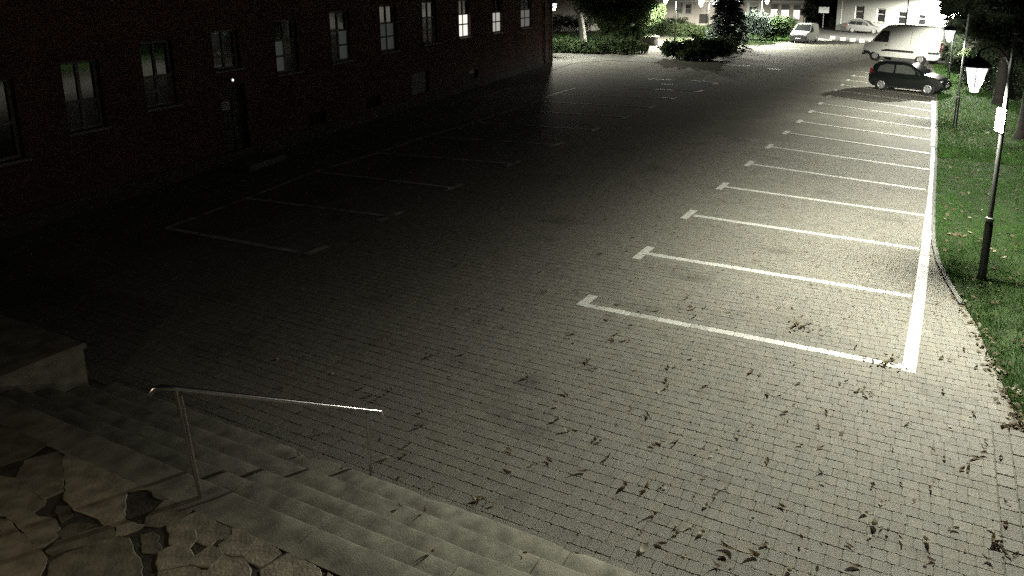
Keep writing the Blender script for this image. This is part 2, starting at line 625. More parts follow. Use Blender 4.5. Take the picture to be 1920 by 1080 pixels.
# how big each paver shows
px = np.zeros(NP_)
for i in range(NP_):
    x_, y_, z_ = pj((pav[i, 0], pav[i, 1], 0))
    inside = -10 < x_ < 1930 and -10 < y_ < 1090
    base_hidden = pav[i, 1] < -4.70 and pav[i, 0] < -1.5
    px[i] = (1.0 / z_ ** 3 if inside and not base_hidden else 0)
order = np.argsort(-px)
single = [i for i in order if pav[i, 4] == 0][:300]
sset = set(single)
TINTS = nrg.normal(1.0, 0.045, NP_)
warm = nrg.normal(0, 0.012, NP_)


def tints(idx):
    t = np.stack([TINTS[idx] + warm[idx], TINTS[idx], TINTS[idx] - warm[idx] * 1.3, np.ones(len(idx))], -1)
    return np.clip(t, 0.6, 1.4)


F8, F4 = paver_faces(8), paver_faces(4)
for i in single:
    G = paver_geo(pav[i:i + 1], True)[0]
    c = np.array([pav[i, 0], pav[i, 1], 0])
    o = mesh_np('paver', G - c, F8, M['paver'], bed, np.repeat(tints(np.array([i])), 24, 0))
    o.location = c


def many(idx, k8, name, material, parent):
    G = paver_geo(pav[idx], k8)
    n, q, _ = G.shape
    F = (F8 if k8 else F4)[None] + (np.arange(n) * q)[:, None, None]
    o = mesh_np(name, G.reshape(-1, 3), F.reshape(-1, 4), material, parent, np.repeat(tints(idx), q, 0))
    return o


rest = np.array([i for i in range(NP_) if i not in sset and pav[i, 4] == 0])
near = rest[(pav[rest, 1] < 4) & (pav[rest, 0] > -9)]
far = rest[~((pav[rest, 1] < 4) & (pav[rest, 0] > -9))]
many(near, True, 'paver_field', M['paver'], bed)['kind'] = 'stuff'
many(far, False, 'paver_field', M['paver'], bed)['kind'] = 'stuff'
# painted rows: the bay lines are rows of painted pavers
for k in range(6):
    idx = np.where((pav[:, 4] == 1) & (pav[:, 5] == k))[0]
    if k <= 1:
        bl = MB()
        x0, x1 = -4.8, -0.2
        bl.add([(x0, rowY(x0, 2.5 * k) - .05, -0.0054), (x1, rowY(x1, 2.5 * k) - .05, -0.0155),
                (x1, rowY(x1, 2.5 * k) + .05, -0.0054), (x0, rowY(x0, 2.5 * k) + .05, -0.0155)], [(0, 1, 2, 3)], M['joint'])
        lo = bl.build('bay_line')
        lo['kind'] = 'structure'
        for i in idx:
            G = paver_geo(pav[i:i + 1], True)[0]
            c = np.array([pav[i, 0], pav[i, 1], 0])
            t = tints(np.array([i]))
            if k == 0 and nrg.random() < 0.22 and pav[i, 0] < -2.6:
                t[:, :3] *= 0.72
            o = mesh_np('painted_paver', G - c, F8, M['paver_paint'], lo, np.repeat(t, 24, 0))
            o.location = c
    else:
        o = many(idx, True, 'bay_line', M['paver_paint'], None)
        o['kind'] = 'structure'


def strip(name, pts, width, z, material):
    """flat painted strip along pts"""
    L, R = [], []
    for i, p in enumerate(pts):
        a = Vector(pts[max(0, i - 1)][:2])
        b = Vector(pts[min(len(pts) - 1, i + 1)][:2])
        t = (b - a).normalized()
        n = Vector((-t.y, t.x)) * width / 2
        L.append((p[0] + n.x, p[1] + n.y, z))
        R.append((p[0] - n.x, p[1] - n.y, z))
    m = len(pts)
    b = MB()
    b.add(L + R, [(m + i, m + i + 1, i + 1, i) for i in range(m - 1)], material)
    o = b.build(name)
    o['kind'] = 'structure'
    return o


# edge line, wide, with a gap or two
xe = [-0.10, -0.06, -0.055, -0.04, -0.03, -0.05, -0.07, -0.11, -0.15, -0.2, -0.25, -0.30, -0.36]
ye = [YR[k] for k in range(13)]
ye[0] = -0.03


def edge_pts(y0, y1):
    ys = np.linspace(y0, y1, max(3, int((y1 - y0) / 1.2)))
    return [(float(np.interp(y, ye, xe)), float(y)) for y in ys]


strip('edge_line', edge_pts(-0.05, 4.72), 0.175, 0.0045, M['paint'])
strip('edge_line', edge_pts(4.76, 5.75), 0.15, 0.0045, M['paint'])
strip('edge_line', edge_pts(5.80, 12.4), 0.18, 0.0045, M['paint'])
strip('edge_line', edge_pts(12.5, 15.5), 0.20, 0.0045, M['paint'])
strip('edge_line', edge_pts(15.8, 27.0), 0.25, 0.0055, M['paint'])
for k in range(6, 16):
    strip('bay_line', [(XT, YT[k]), (XR - 0.04 * (k - 5) * 0.5, YR[k])], 0.13, 0.004, M['paint'])
for k in range(0, 15):
    y = YT[k]
    x = XT - 0.04
    if k == 0:
        strip('bay_end_bar', [(x, y - 0.07), (x + 0.02, y + 0.37)], 0.16, 0.005, M['paint'])
    else:
        strip('bay_end_bar', [(x - 0.0, y - 0.36), (x + 0.01, y + 0.36)], 0.165, 0.005, M['paint'])
# left row: faint worn lines
LL = [(578, 476, 312, 428), (732, 406, 462, 372), (850, 352, 590, 322), (962, 307, 708, 287), (1045, 271, 800, 256),
      (1117, 243, 890, 229), (1175, 220, 960, 206), (1222, 201, 1005, 190), (1265, 184.5, 1040, 176)]
for i, (a, b, c, d) in enumerate(LL):
    p, q = gp(a, b), gp(c, d)
    strip('bay_line', [(p.x, p.y), (q.x, q.y)], 0.12, 0.0045, M['paint_old'])
    if i == 0:
        strip('bay_end_bar', [(p.x, p.y - 0.05), (p.x, p.y + 0.45)], 0.15, 0.0055, M['paint_old'])
    else:
        strip('bay_end_bar', [(p.x, p.y - 0.36), (p.x, p.y + 0.36)], 0.15, 0.0055, M['paint_old'])
bl = [gp(c, d) for (_, _, c, d) in LL] + [gp(1080, 165)]
strip('back_line', [(p.x, p.y) for p in bl], 0.12, 0.0035, M['paint_old'])
# the faded blue bay
q = [gp(*p) for p in ((1207, 148.5), (1343, 155), (1306, 171), (1180, 167))]
sheet('blue_bay', [(p.x, p.y) for p in q], 0.0035, M['paint_blue'])
for a, b in (((1214, 148), (1258, 150)), ((1296, 151), (1346, 155)), ((1346, 155), (1338, 158.5)), ((1310, 172), (1300, 172.5)), ((1310, 172), (1318, 168.5)),
             ((1228, 167.5), (1262, 169)), ((1240, 183), (1266, 185.3)), ((1240, 157), (1262, 159)), ((1355, 121.5), (1405, 123.5)), ((1440, 129), (1463, 130)), ((1440, 90), (1503, 92))):
    p, q = gp(*a), gp(*b)
    strip('bay_mark', [(p.x, p.y), (q.x, q.y)], 0.22 if a[1] > 140 else 0.5, 0.006, M['paint'])
# zebra crossing stripes in the road by the vans
for (zx, zy) in ((1561, 70.6), (1580.5, 73.2), (1598.5, 75.6), (1616, 77.6), (1634, 80)):
    a, b = gp(zx, zy + 3), gp(zx, zy - 3)
    strip('crossing_stripe', [(a.x, a.y), (b.x, b.y)], 0.5, 0.004, M['paint'])
p = [gp(1532, 71), gp(1560, 74.5), gp(1560, 77), gp(1531, 75)]
sheet('crossing_edge', [(q.x, q.y) for q in p], 0.003, M['paint_old'])

# kerb stones along the grass
kb = empty('kerb', (0, 0, 0), 0)
kb['kind'] = 'structure'
y = 2.6
while y < 40:
    ln = 0.98
    b = MB()
    xa, xb = kerb_x(y), kerb_x(y + ln)
    th = 0.085
    for (yy, xx) in ((y + 0.006, xa), (y + ln - 0.006, xb)):
        pass
    v = []
    for z, ins in ((-0.05, 0), (0.022, 0), (0.03, 0.008)):
        v += [(xa - th + ins, y + .006 + ins, z), (xa - ins, y + .006 + ins, z), (xb - ins, y + ln - .006 - ins, z), (xb - th + ins, y + ln - .006 - ins, z)]
    f = [(8, 9, 10, 11)]
    for lv in (0, 4):
        for k in range(4):
            q = (k + 1) % 4
            f.append((lv + k, lv + q, lv + 4 + q, lv + 4 + k))
    b.add(v, f, M['kerb'])
    b.build('kerbstone', None, kb)
    y += ln

# walkway of larger setts at the right, beside the grass corner
walk = sheet('walkway', [(0.83, -4.9), (3.2, -4.9), (3.2, -0.72), (0.83, -0.72)], -0.014, M['joint'])
x = 0.85
col_i = 0
while x < 3.1:
    y = -4.85 + (0.1 if col_i % 2 else 0.0)
    while y < -0.9:
        L = float(nrg.choice([0.17, 0.2, 0.23]))
        if y + L > -0.75:
            break
        P = np.array([[x + 0.09, y + L / 2, 0.175, L, 0, 0]])
        P2 = P.copy()
        P2[:, 2] -= 0.006
        P2[:, 3] -= 0.006
        G = paver_geo(P2, True)[0]
        G[:, 2] += 0.012 + nrg.normal(0, 0.003)
        c = np.array([P[0, 0], P[0, 1], 0])
        t = nrg.normal(0.95, 0.1)
        sx, sy, _ = pj(c)
        if sx < 1960 and sy < 1120:
            o = mesh_np('sett', G - c, F8, M['paver'], walk, np.tile([t, t, t * 1.02, 1], (24, 1)))
            o.location = c
        y += L
    x += 0.18
    col_i += 1

# grass verge
vp = [(kerb_x(y), y) for y in (-0.72, -0.08, 0.73, 1.9, 2.86, 4.27, 5.8, 9, 13.6, 20, 26.6, 36, 47)]
gv = sheet('grass_verge', vp + [(60, 47), (60, -0.72)], 0.012, M['lawn'])


def blades(name, pts, h, wd, material, lean=0.5, parent=None):
    n = len(pts)
    a = nrg.random(n) * 2 * np.pi
    hh = h * (0.5 + nrg.random(n))
    ww = wd * (0.7 + 0.6 * nrg.random(n))
    dx, dy = np.cos(a) * ww / 2, np.sin(a) * ww / 2
    la = nrg.random(n) * 2 * np.pi
    lx, ly = np.cos(la) * hh * lean * nrg.random(n), np.sin(la) * hh * lean * nrg.random(n)
    V = np.empty((n, 4, 3))
    z0 = pts[:, 2]
    V[:, 0] = np.stack([pts[:, 0] - dx, pts[:, 1] - dy, z0], -1)
    V[:, 1] = np.stack([pts[:, 0] + dx, pts[:, 1] + dy, z0], -1)
    V[:, 2] = np.stack([pts[:, 0] + dx * .6 + lx * .5, pts[:, 1] + dy * .6 + ly * .5, z0 + hh * .6], -1)
    V[:, 3] = np.stack([pts[:, 0] + lx, pts[:, 1] + ly, z0 + hh], -1)
    o = mesh_np(name, V.reshape(-1, 3), np.arange(n * 4).reshape(n, 4), material, parent)
    o['kind'] = 'stuff'
    return o


def verge_pts(n, y0, y1, w):
    y_ = y0 + (y1 - y0) * nrg.random(n) ** 1.3
    kx = np.interp(y_, [k[0] for k in KB], [k[1] for k in KB])
    x_ = kx + w * nrg.random(n) ** 1.1 - 0.01
    x_ += 0.03 * np.sin(y_ * 9) * (nrg.random(n) < 0.4)
    return np.stack([x_, y_, np.full(n, 0.01)], -1)


# tufted: density follows a clumpy field
gpts = verge_pts(120000, -0.75, 16, 4.0)
fld = np.sin(gpts[:, 0] * 5.3 + np.sin(gpts[:, 1] * 3.1) * 2) * np.sin(gpts[:, 1] * 4.7 + np.sin(gpts[:, 0] * 2.7) * 2)
gpts = gpts[nrg.random(len(gpts)) < 0.62 + 0.38 * fld]
blades('grass', gpts, 0.055, 0.009, M['grass'], 1.0)
g2 = verge_pts(60000, 14, 46, 9.0)
blades('grass', g2, 0.07, 0.022, M['grass'], 1.0)
g3 = np.stack([-1.22 + nrg.normal(0, 0.12, 900), -4.74 + nrg.normal(0, 0.07, 900), np.zeros(900)], -1)
blades('grass_tuft', g3, 0.035, 0.006, M['grass'], 1.0)

# ------------------------------------------------------------------ stairs and terrace
STEPS = [(-4.85, 0.15), (-5.18, 0.30), (-5.51, 0.45), (-5.81, 0.60), (-6.10, 0.75)]
JOINTS = [[-7.3, -5.2, -2.58], [-6.6, -4.75, -2.70], [-6.9, -4.09], [-7.2, -5.3, -3.05], [-7.45, -5.45, -4.17, -2.2]]
stairs = empty('stone_stairs', (-5, -5.5, 0), 0, 'worn flight of five wide stone steps going down to the parking lot', 'stairs')
X0S, X1S = -8.74, -1.42
for i, (yf, zt) in enumerate(STEPS):
    yb = STEPS[i + 1][0] - 0.05 if i < 4 else -6.39
    xs = [X0S] + JOINTS[i] + [X1S]
    for a, b_ in zip(xs[:-1], xs[1:]):
        a2, b2 = a + 0.006, b_ - 0.006
        n = max(6, int((b2 - a2) / 0.11))
        X = np.linspace(a2, b2, n)
        jit = nrg.normal(0, 0.0025, n)
        wob = 0.005 * np.sin(X * 1.3 + i) + jit
        if i == 0:
            wob -= 0.05 * np.exp(-((X + 2.62) / 0.07) ** 2) + 0.06 * np.exp(-((X + 5.6) / 0.15) ** 2) + 0.03 * np.exp(-((X + 4.1) / 0.1) ** 2)
        dz = nrg.normal(0, 0.002) + 0.0012 * np.sin(X * 0.9 + i * 2)
        mb = MB()
        v = []
        for k in range(n):
            v += [(X[k], yf + wob[k], zt - 0.148), (X[k], yf + wob[k], zt - 0.018 + dz[k]), (X[k], yf + wob[k] - 0.008, zt - 0.005 + dz[k]),
                  (X[k], yf + wob[k] - 0.024, zt + dz[k]), (X[k], yf - 0.16, zt - 0.006 + dz[k] * .5), (X[k], yb, zt), (X[k], yb, zt - 0.148)]
        f = []
        for k in range(n - 1):
            for m_ in range(6):
                f.append((k * 7 + m_, k * 7 + m_ + 1, (k + 1) * 7 + m_ + 1, (k + 1) * 7 + m_))
        f.append(tuple(range(7)))
        f.append(tuple((n - 1) * 7 + m_ for m_ in range(7)))
        mb.add([(p[0] + 5, p[1] + 5.5, p[2]) for p in v], f, M['stone'])
        mb.build('step_slab', None, stairs, smooth=True, angle=40)
core = MB()
for i, (yf, zt) in enumerate(STEPS):
    core.box(X0S + .01, X1S - .02, -6.38, yf - 0.04, zt - 0.15, zt - 0.02 - 0.001 * i, M['soil'])
core.v = [(p[0] + 5, p[1] + 5.5, p[2]) for p in core.v]
core.build('mortar_core', None, stairs)

cheek = empty('stair_cheek_wall', (-8.76, -5.12, 0), 0, 'low concrete cheek wall at the dark left end of the steps', 'wall')
mb = MB()
mb.box(-6.0, -0.02, -1.0, 0.0, 0, 0.70, M['stone'], 0.012)
mb.build('wall_body', None, cheek)
mb = MB()
mb.box(-6.0, 0.0, -1.0, 0.03, 0.702, 0.77, M['stone'], 0.015)
mb.build('coping', None, cheek)

terr = sheet('terrace', [(-14, -6.385), (X1S, -6.385), (X1S, -9.6), (-14, -9.6)], 0.743, M['soil'])
mb = MB()
mb.box(-14, X0S - 0.0, -9.6, -6.1, 0, 0.68, M['stone'])
mb.box(X0S + .0, X1S, -9.6, -6.388, 0, 0.68, M['stone'])
mb.build('terrace_base')['kind'] = 'structure'


def A(pts):  # crop at scale 3 whose origin is (0, 720)
    return [(x / 3, 720 + y / 3) for x, y in pts]


def B(pts):  # crop at scale 3.84 whose origin is (300, 840)
    return [(300 + x / 3.84, 840 + y / 3.84) for x, y in pts]


FLAGS = [
    (A([(205, 235), (360, 205), (470, 262), (560, 322), (548, 362), (600, 362), (700, 430), (800, 480), (880, 522), (878, 562), (790, 585), (712, 602), (690, 660), (692, 735), (760, 770), (815, 790), (760, 820), (655, 848), (628, 790), (540, 738), (430, 700), (372, 640), (385, 590), (372, 500), (358, 400), (288, 350), (308, 290), (250, 270)]), 1.2),
    (A([(145, 425), (250, 400), (338, 372), (350, 420), (340, 520), (350, 600), (255, 640), (180, 565), (95, 528)]), 0.85),
    (A([(0, 520), (90, 540), (170, 580), (232, 610), (238, 680), (180, 720), (300, 760), (328, 850), (235, 915), (120, 800), (45, 730), (0, 730)]), 0.95),
    (A([(0, 765), (35, 770), (120, 850), (235, 960), (245, 1010), (215, 1070), (200, 1080), (0, 1080)]), 0.95),
    (A([(272, 935), (330, 885), (470, 835), (618, 792), (642, 848), (500, 895), (370, 925), (300, 955)]), 0.7),
    (A([(292, 1000), (370, 955), (520, 905), (650, 862), (715, 872), (735, 940), (780, 1010), (820, 1079), (330, 1079)]), 0.78),
    (A([(0, 235), (130, 250), (245, 300), (262, 340), (150, 405), (0, 455)]), 0.55),
    (A([(0, 20), (120, 40), (330, 180), (200, 215), (60, 215), (0, 200)]), 0.5),
    (A([(905, 562), (950, 570), (985, 595), (985, 628), (935, 632), (905, 600)]), 0.7),
    (A([(828, 790), (835, 742), (930, 655), (1010, 615), (1115, 665), (1085, 700), (950, 775), (900, 798)]), 0.75),
    (A([(800, 850), (850, 835), (885, 860), (870, 895), (815, 900)]), 0.6),
    (A([(330, 830), (400, 790), (520, 790), (430, 830), (360, 855)]), 0.5),
    (A([(320, 690), (380, 690), (400, 740), (350, 770)]), 0.4),
    (B([(60, 552), (310, 432), (398, 492), (398, 538), (240, 588), (80, 604)]), 1.05),
    (B([(85, 612), (243, 597), (248, 658), (198, 722), (120, 698), (82, 680)]), 1.0),
    (B([(257, 592), (400, 548), (440, 503), (538, 560), (518, 618), (400, 655), (358, 698), (262, 658)]), 0.95),
    (B([(532, 622), (548, 568), (640, 622), (688, 642), (600, 765), (500, 758), (442, 738), (434, 692)]), 1.05),
    (B([(692, 652), (768, 690), (858, 752), (720, 848), (612, 780)]), 1.1),
    (B([(0, 752), (98, 704), (198, 732), (226, 780), (190, 838), (0, 872)]), 1.1),
    (B([(242, 788), (350, 712), (428, 742), (440, 768), (360, 850), (222, 830)]), 1.0),
    (B([(372, 858), (460, 772), (600, 792), (640, 880), (600, 921), (385, 921), (345, 880)]), 1.1),
    (B([(0, 884), (198, 842), (328, 890), (328, 921), (0, 921)]), 1.05),
    (B([(735, 880), (920, 764), (962, 772), (1138, 880), (1128, 921), (735, 921)]), 1.1),
    (B([(1215, 900), (1300, 921), (1200, 921)]), 1.0),
    (B([(-120, 700), (-20, 690), (0, 735), (-30, 745), (-110, 740)]), 0.6),
]
for pts, tn in FLAGS:
    W = [gp(x_, y_, 0.75) for x_, y_ in pts]
    W = [p for p in W]
    # bottom-edge stones carry on a little below the picture
    out = []
    for p, (x_, y_) in zip(W, pts):
        if y_ > 1078:
            p = gp(x_ - 0.12 * 60 if x_ < 400 else x_ + 4, y_ + 60, 0.75)
        out.append(Vector((p.x, min(p.y, -6.40), 0)))
    ring = []
    m = len(out)
    for i in range(m):
        a, b_ = out[i], out[(i + 1) % m]
        k = max(1, int((b_ - a).length / 0.045))
        for j in range(k):
            q = a.lerp(b_, j / k)
            if j:
                q += Vector((rng.gauss(0, .005), rng.gauss(0, .005), 0))
            ring.append(q)
    c = sum(ring, Vector()) / len(ring)
    n = len(ring)
    mb = MB()
    h0 = rng.gauss(0, 0.0015)
    tx, ty = rng.gauss(0, .005), rng.gauss(0, .005)
    lo, mi_, tp = [], [], []
    for i, q in enumerate(ring):
        tz = h0 + (q.x - c.x) * tx + (q.y - c.y) * ty
        a, b_ = ring[i - 1], ring[(i + 1) % n]
        t = (b_ - a).normalized()
        inn = Vector((-t.y, t.x, 0))
        if inn.dot(c - q) < 0:
            inn = -inn
        q = q - inn * 0.019
        lo.append((q.x - c.x, q.y - c.y, -0.07))
        mi_.append((q.x - c.x, q.y - c.y, -0.005 + tz))
        q2 = q + inn * 0.006
        tp.append((q2.x - c.x, q2.y - c.y, tz))
    f = [tuple(range(2 * n, 3 * n))]
    for lv in (0, n):
        for i in range(n):
            j = (i + 1) % n
            f.append((lv + i, lv + j, lv + n + j, lv + n + i))
    mb.add(lo + mi_ + tp, f, M['flag'])
    o = mb.build('paving_stone', None, terr)
    o.location = (c.x, c.y, 0.75)
    tint_all(o, (tn, tn * 0.98, tn * 0.95))
# iron corner frame and sunken socket where the rail post stands
pb = gp(378, 930, 0.75)
mb = MB()
mb.box(-0.17, 0.17, -0.012, 0.012, -0.03, 0.012, M['kerb'])
fr = mb.build('post_socket_edge', None, terr)
fr.location = gp(392, 938, 0.75)
fr.rotation_euler = (0, 0, math.radians(62))

# ------------------------------------------------------------------ handrail
rail = empty('handrail', (pb.x, pb.y, 0), 0, 'slanting steel handrail on two posts across the stone steps', 'handrail')
pr = gp(696, 891, 0.0)
TL, TR = Vector((pb.x - 0.135, pb.y - 0.02, 1.70)), Vector((pr.x, pr.y, 0.735))
o0 = Vector((pb.x, pb.y, 0))
d = (TR - TL)
eL = TL - d * 0.06
eR = TR + d * 0.085
mb = MB()
path = [eL + Vector((-0.06, -0.05, -0.05)) - o0, eL + Vector((-0.03, -0.03, -0.005)) - o0, eL - o0, TL - o0]
path += [TL.lerp(TR, k / 8) - o0 for k in range(1, 9)] + [eR - d * 0.01 - o0, eR - o0, eR + Vector((0.015, 0.01, -0.07)) - o0]
mb.tube(path, 0.0215, 12, M['steel'])
mb.build('rail', None, rail, smooth=True, angle=60)
for (b0, t0, z0) in ((pb, TL, 0.69), (pr, TR, 0.0)):
    mb = MB()
    mb.tube([Vector((b0.x, b0.y, z0)) - o0, t0 - Vector((0, 0, 0.02)) - o0], 0.0175, 12, M['steel'])
    mb.build('post', None, rail, smooth=True, angle=60)
mb = MB()
q = (TL - Vector((0.0, 0, 0.04)) - o0)
mb.tube([Vector((0.03, -0.015, 0.69)), q + Vector((0.03, 0.02, -0.02))], 0.009, 8, M['steel'])
mb.build('brace_bar', None, rail, smooth=True)

# ================================================================== BUILDINGS
def rect_wall(mb, L0, L1, H0, H1, ops, material, depth=0.18, reveal=None):
    """front face in the plane y=0 (outside is -y) with rectangular openings and their reveals"""
    xs = sorted(set([L0, L1] + [a for o_ in ops for a in o_[:2]]))
    zs = sorted(set([H0, H1] + [a for o_ in ops for a in o_[2:4]]))
    for i in range(len(xs) - 1):
        for j in range(len(zs) - 1):
            cx_, cz_ = (xs[i] + xs[i + 1]) / 2, (zs[j] + zs[j + 1]) / 2
            if any(o_[0] < cx_ < o_[1] and o_[2] < cz_ < o_[3] for o_ in ops):
                continue
            mb.add([(xs[i], 0, zs[j]), (xs[i + 1], 0, zs[j]), (xs[i + 1], 0, zs[j + 1]), (xs[i], 0, zs[j + 1])], [(0, 1, 2, 3)], material)
    for (a, b_, c, d_) in [o_[:4] for o_ in ops]:
        v = [(a, 0, c), (b_, 0, c), (b_, 0, d_), (a, 0, d_), (a, depth, c), (b_, depth, c), (b_, depth, d_), (a, depth, d_)]
        mb.add(v, [(0, 4, 5, 1), (1, 5, 6, 2), (2, 6, 7, 3), (3, 7, 4, 0)], reveal or material)


def window(parent, a, b_, c, d_, fm, panes, y=0.10, sill=True, cols=2, bars=(0.62,), fw=0.06, name='window', sillmat=None):
    """frame with panes (a list, bottom row to top row, of materials per column)"""
    mb = MB()
    mb.box(a, a + fw, y, y + .06, c, d_, fm)
    mb.box(b_ - fw, b_, y, y + .06, c, d_, fm)
    mb.box(a + fw, b_ - fw, y, y + .06, c, c + fw, fm)
    mb.box(a + fw, b_ - fw, y, y + .06, d_ - fw, d_, fm)
    cw = (b_ - a - 2 * fw)
    xs = [a + fw + cw * k / cols for k in range(cols + 1)]
    zs = [c + fw] + [c + fw + (d_ - c - 2 * fw) * q_ for q_ in bars] + [d_ - fw]
    bw = fw * 0.5
    for x_ in xs[1:-1]:
        mb.box(x_ - bw, x_ + bw, y - .004, y + .055, c + fw, d_ - fw, fm)
    for z_ in zs[1:-1]:
        for k in range(cols):
            mb.box(xs[k] + (bw if k else 0), xs[k + 1] - (bw if k < cols - 1 else 0), y + .003, y + .05, z_ - bw, z_ + bw, fm)
    wo = mb.build(name, None, parent)
    for j in range(len(zs) - 1):
        for k in range(cols):
            pm = panes[min(j, len(panes) - 1)]
            pm = pm[k % len(pm)] if isinstance(pm, (list, tuple)) else pm
            pb_ = MB()
            pb_.box(xs[k], xs[k + 1], y + .028, y + .036, zs[j], zs[j + 1], pm)
            pb_.build('pane', None, wo)
    if sill:
        sb = MB()
        sb.box(a - .06, b_ + .06, -0.07, y, c - .06, c - .004, sillmat or fm, 0.008)
        sb.build('sill', None, wo)
    return wo


FA, FB = Vector((-15.94, -2.31, 0)), Vector((-22.70, 30.70, 0))
ft = (FB - FA).normalized()
M['brick'] = brick_mat('red_brick', (0.15, 0.062, 0.050), (0.095, 0.044, 0.037), (0.11, 0.09, 0.08), 0.26, 0.075, 0.008, 0.5,
                       rot=(math.pi / 2, 0, 0))
house = empty('brick_building', FA, math.atan2(ft.y, ft.x), 'long dark red brick building with a row of tall windows', 'building')
WINS = [(-0.55, 0.52, 1.42, 2.95), (1.48, 2.34, 1.71, 3.15), (3.40, 4.30, 1.90, 3.42), (5.56, 6.50, 2.54, 3.55), (7.93, 8.93, 2.19, 3.72), (10.60, 11.70, 2.26, 3.88),
        (13.60, 14.76, 2.34, 4.0), (16.80, 18.05, 2.40, 4.08), (20.22, 21.44, 2.42, 4.1), (24.15, 25.45, 2.41, 4.1), (28.2, 29.98, 2.44, 4.1)]
DOOR = (5.66, 6.58, 0.16, 2.10)
CELL = [(9.2, 10.1, 0.42, 0.80), (12.4, 13.4, 0.45, 0.85), (15.73, 17.18, 0.44, 1.30), (21.2, 22.2, 0.45, 0.85)]
mb = MB()
rect_wall(mb, -9, 33.69, 0.0, 8.5, WINS + [DOOR] + CELL, M['brick'], 0.2)
mb.add([(33.69, 0, 0), (33.69, 12, 0), (33.69, 12, 8.5), (33.69, 0, 8.5)], [(0, 1, 2, 3)], M['brick'])
mb.add([(-9, 12, 0), (-9, 0, 0), (-9, 0, 8.5), (-9, 12, 8.5)], [(0, 1, 2, 3)], M['brick'])
mb.add([(-9, 12, 0), (-9, 12, 8.5), (33.69, 12, 8.5), (33.69, 12, 0)], [(0, 1, 2, 3)], M['brick'])
mb.build('wall', None, house)
mb = MB()
mb.add([(-9.3, -.4, 8.5), (34.1, -.4, 8.5), (34.1, 6, 12.5), (-9.3, 6, 12.5), (34.1, 12.4, 8.5), (-9.3, 12.4, 8.5)], [(0, 1, 2, 3), (3, 2, 4, 5), (0, 3, 5), (1, 4, 2)], M['roof'])
mb.build('roof', None, house)
G_, Cu = M['glass'], M['curtain']
PAN = [[G_, G_], [Cu, G_], [[Cu, Cu], G_], [G_, G_], [[M['lit_pane_faint'], Cu], G_], [[Cu, M['lit_pane_faint']], G_], [[M['lit_pane_faint'], M['lit_pane_faint']], G_], [[Cu, Cu], G_],
       [M['lit_pane'], G_], [M['lit_pane_dim'], G_], [M['lit_pane_dim2'], G_]]
BAR = [(0.45,), (0.40,), (0.22, 0.45), (0.3,), (0.3, 0.62), (0.3, 0.62), (0.3, 0.62), (0.3, 0.62), (0.33, 0.62), (0.3, 0.6), (0.3, 0.6)]
for w_, pn, br in zip(WINS, PAN, BAR):
    pn2 = pn
    if len(br) == 2 and len(pn) == 2:
        pn2 = [pn[0], pn[0], pn[1]]
    window(house, *w_, M['frame_grey'], pn2, bars=br)
mb = MB()
mb.box(DOOR[0], DOOR[1], 0.12, 0.17, DOOR[2], DOOR[3], M['door'])
dr = mb.build('door', None, house)
for q_ in ((0.1, 0.42, 0.3, 0.95), (0.5, 0.82, 0.3, 0.95), (0.1, 0.42, 1.1, 1.8), (0.5, 0.82, 1.1, 1.8)):
    mb = MB()
    mb.box(DOOR[0] + q_[0], DOOR[0] + q_[1], 0.105, 0.12, q_[2], q_[3], M['door'], 0.0)
    mb.build('door_panel', None, dr)
mb = MB()
mb.box(DOOR[0] - .25, DOOR[1] + .25, -0.9, 0.0, 0.0, 0.15, M['kerb'], 0.01)
mb.build('doorstep', None, house)
for c_ in CELL:
    mb = MB()
    mb.box(c_[0], c_[1], 0.10, 0.14, c_[2], c_[3], M['curtain'] if c_[1] - c_[0] > 1.2 else M['glass'])
    mb.build('cellar_window', None, house)
for sx_ in (32.2, 33.5):
    mb = MB()
    mb.tube([(sx_, -0.09, 0.1), (sx_, -0.09, 8.4)], 0.06, 8, M['galv'])
    mb.build('downpipe', None, house, smooth=True)
mb = MB()
mb.box(-9, 33.7, -0.05, -0.002, 0.0, 0.36, M['plinth'])
pl = mb.build('plinth', None, house)
# strip of concrete slabs along the wall foot
n_ = Vector((ft.y, -ft.x, 0))
apron = []
pav_strip = sheet('wall_foot_path', [tuple((FA + ft * s_ + n_ * o_)[:2]) for s_, o_ in ((-6, 0.06), (34.5, 0.06), (34.5, 1.35), (-6, 1.0))], 0.012, M['kerb'])
# small things on that wall
def on_wall(s_, y_, z_):
    return FA + ft * s_ + n_ * y_ + Vector((0, 0, z_))
rzf = math.atan2(ft.y, ft.x)
lampd = empty('wall_lamp', on_wall(6.1, 0.0, 2.27), rzf, 'tiny lit bulkhead lamp above the door of the brick building', 'lamp')
mb = MB(); mb.box(-.09, .09, -.05, 0, -.05, .06, M['iron'], .01); mb.build('bracket', None, lampd)
mb = MB(); mb.lathe([(0.012, -.07), (0.024, -.055), (0.024, -.03), (0.01, -.01)], 8, M['door_lamp'], (-.02, -.06, 0.02)); mb.build('bulb', None, lampd)
nb = empty('door_notice', on_wall(5.87, -0.095, 1.58), rzf, 'pale square notice fixed to the dark entrance door', 'notice')
mb = MB(); mb.box(-.17, .17, -.014, 0, -.11, .11, M['frame_white'], .003); mb.build('board', None, nb)
for k in range(3):
    mb = MB(); mb.box(-.13, .1 - .05 * (k == 2), -.018, -.0145, .05 - .055 * k, .07 - .055 * k, M['trim']); mb.build('print_line', None, nb)


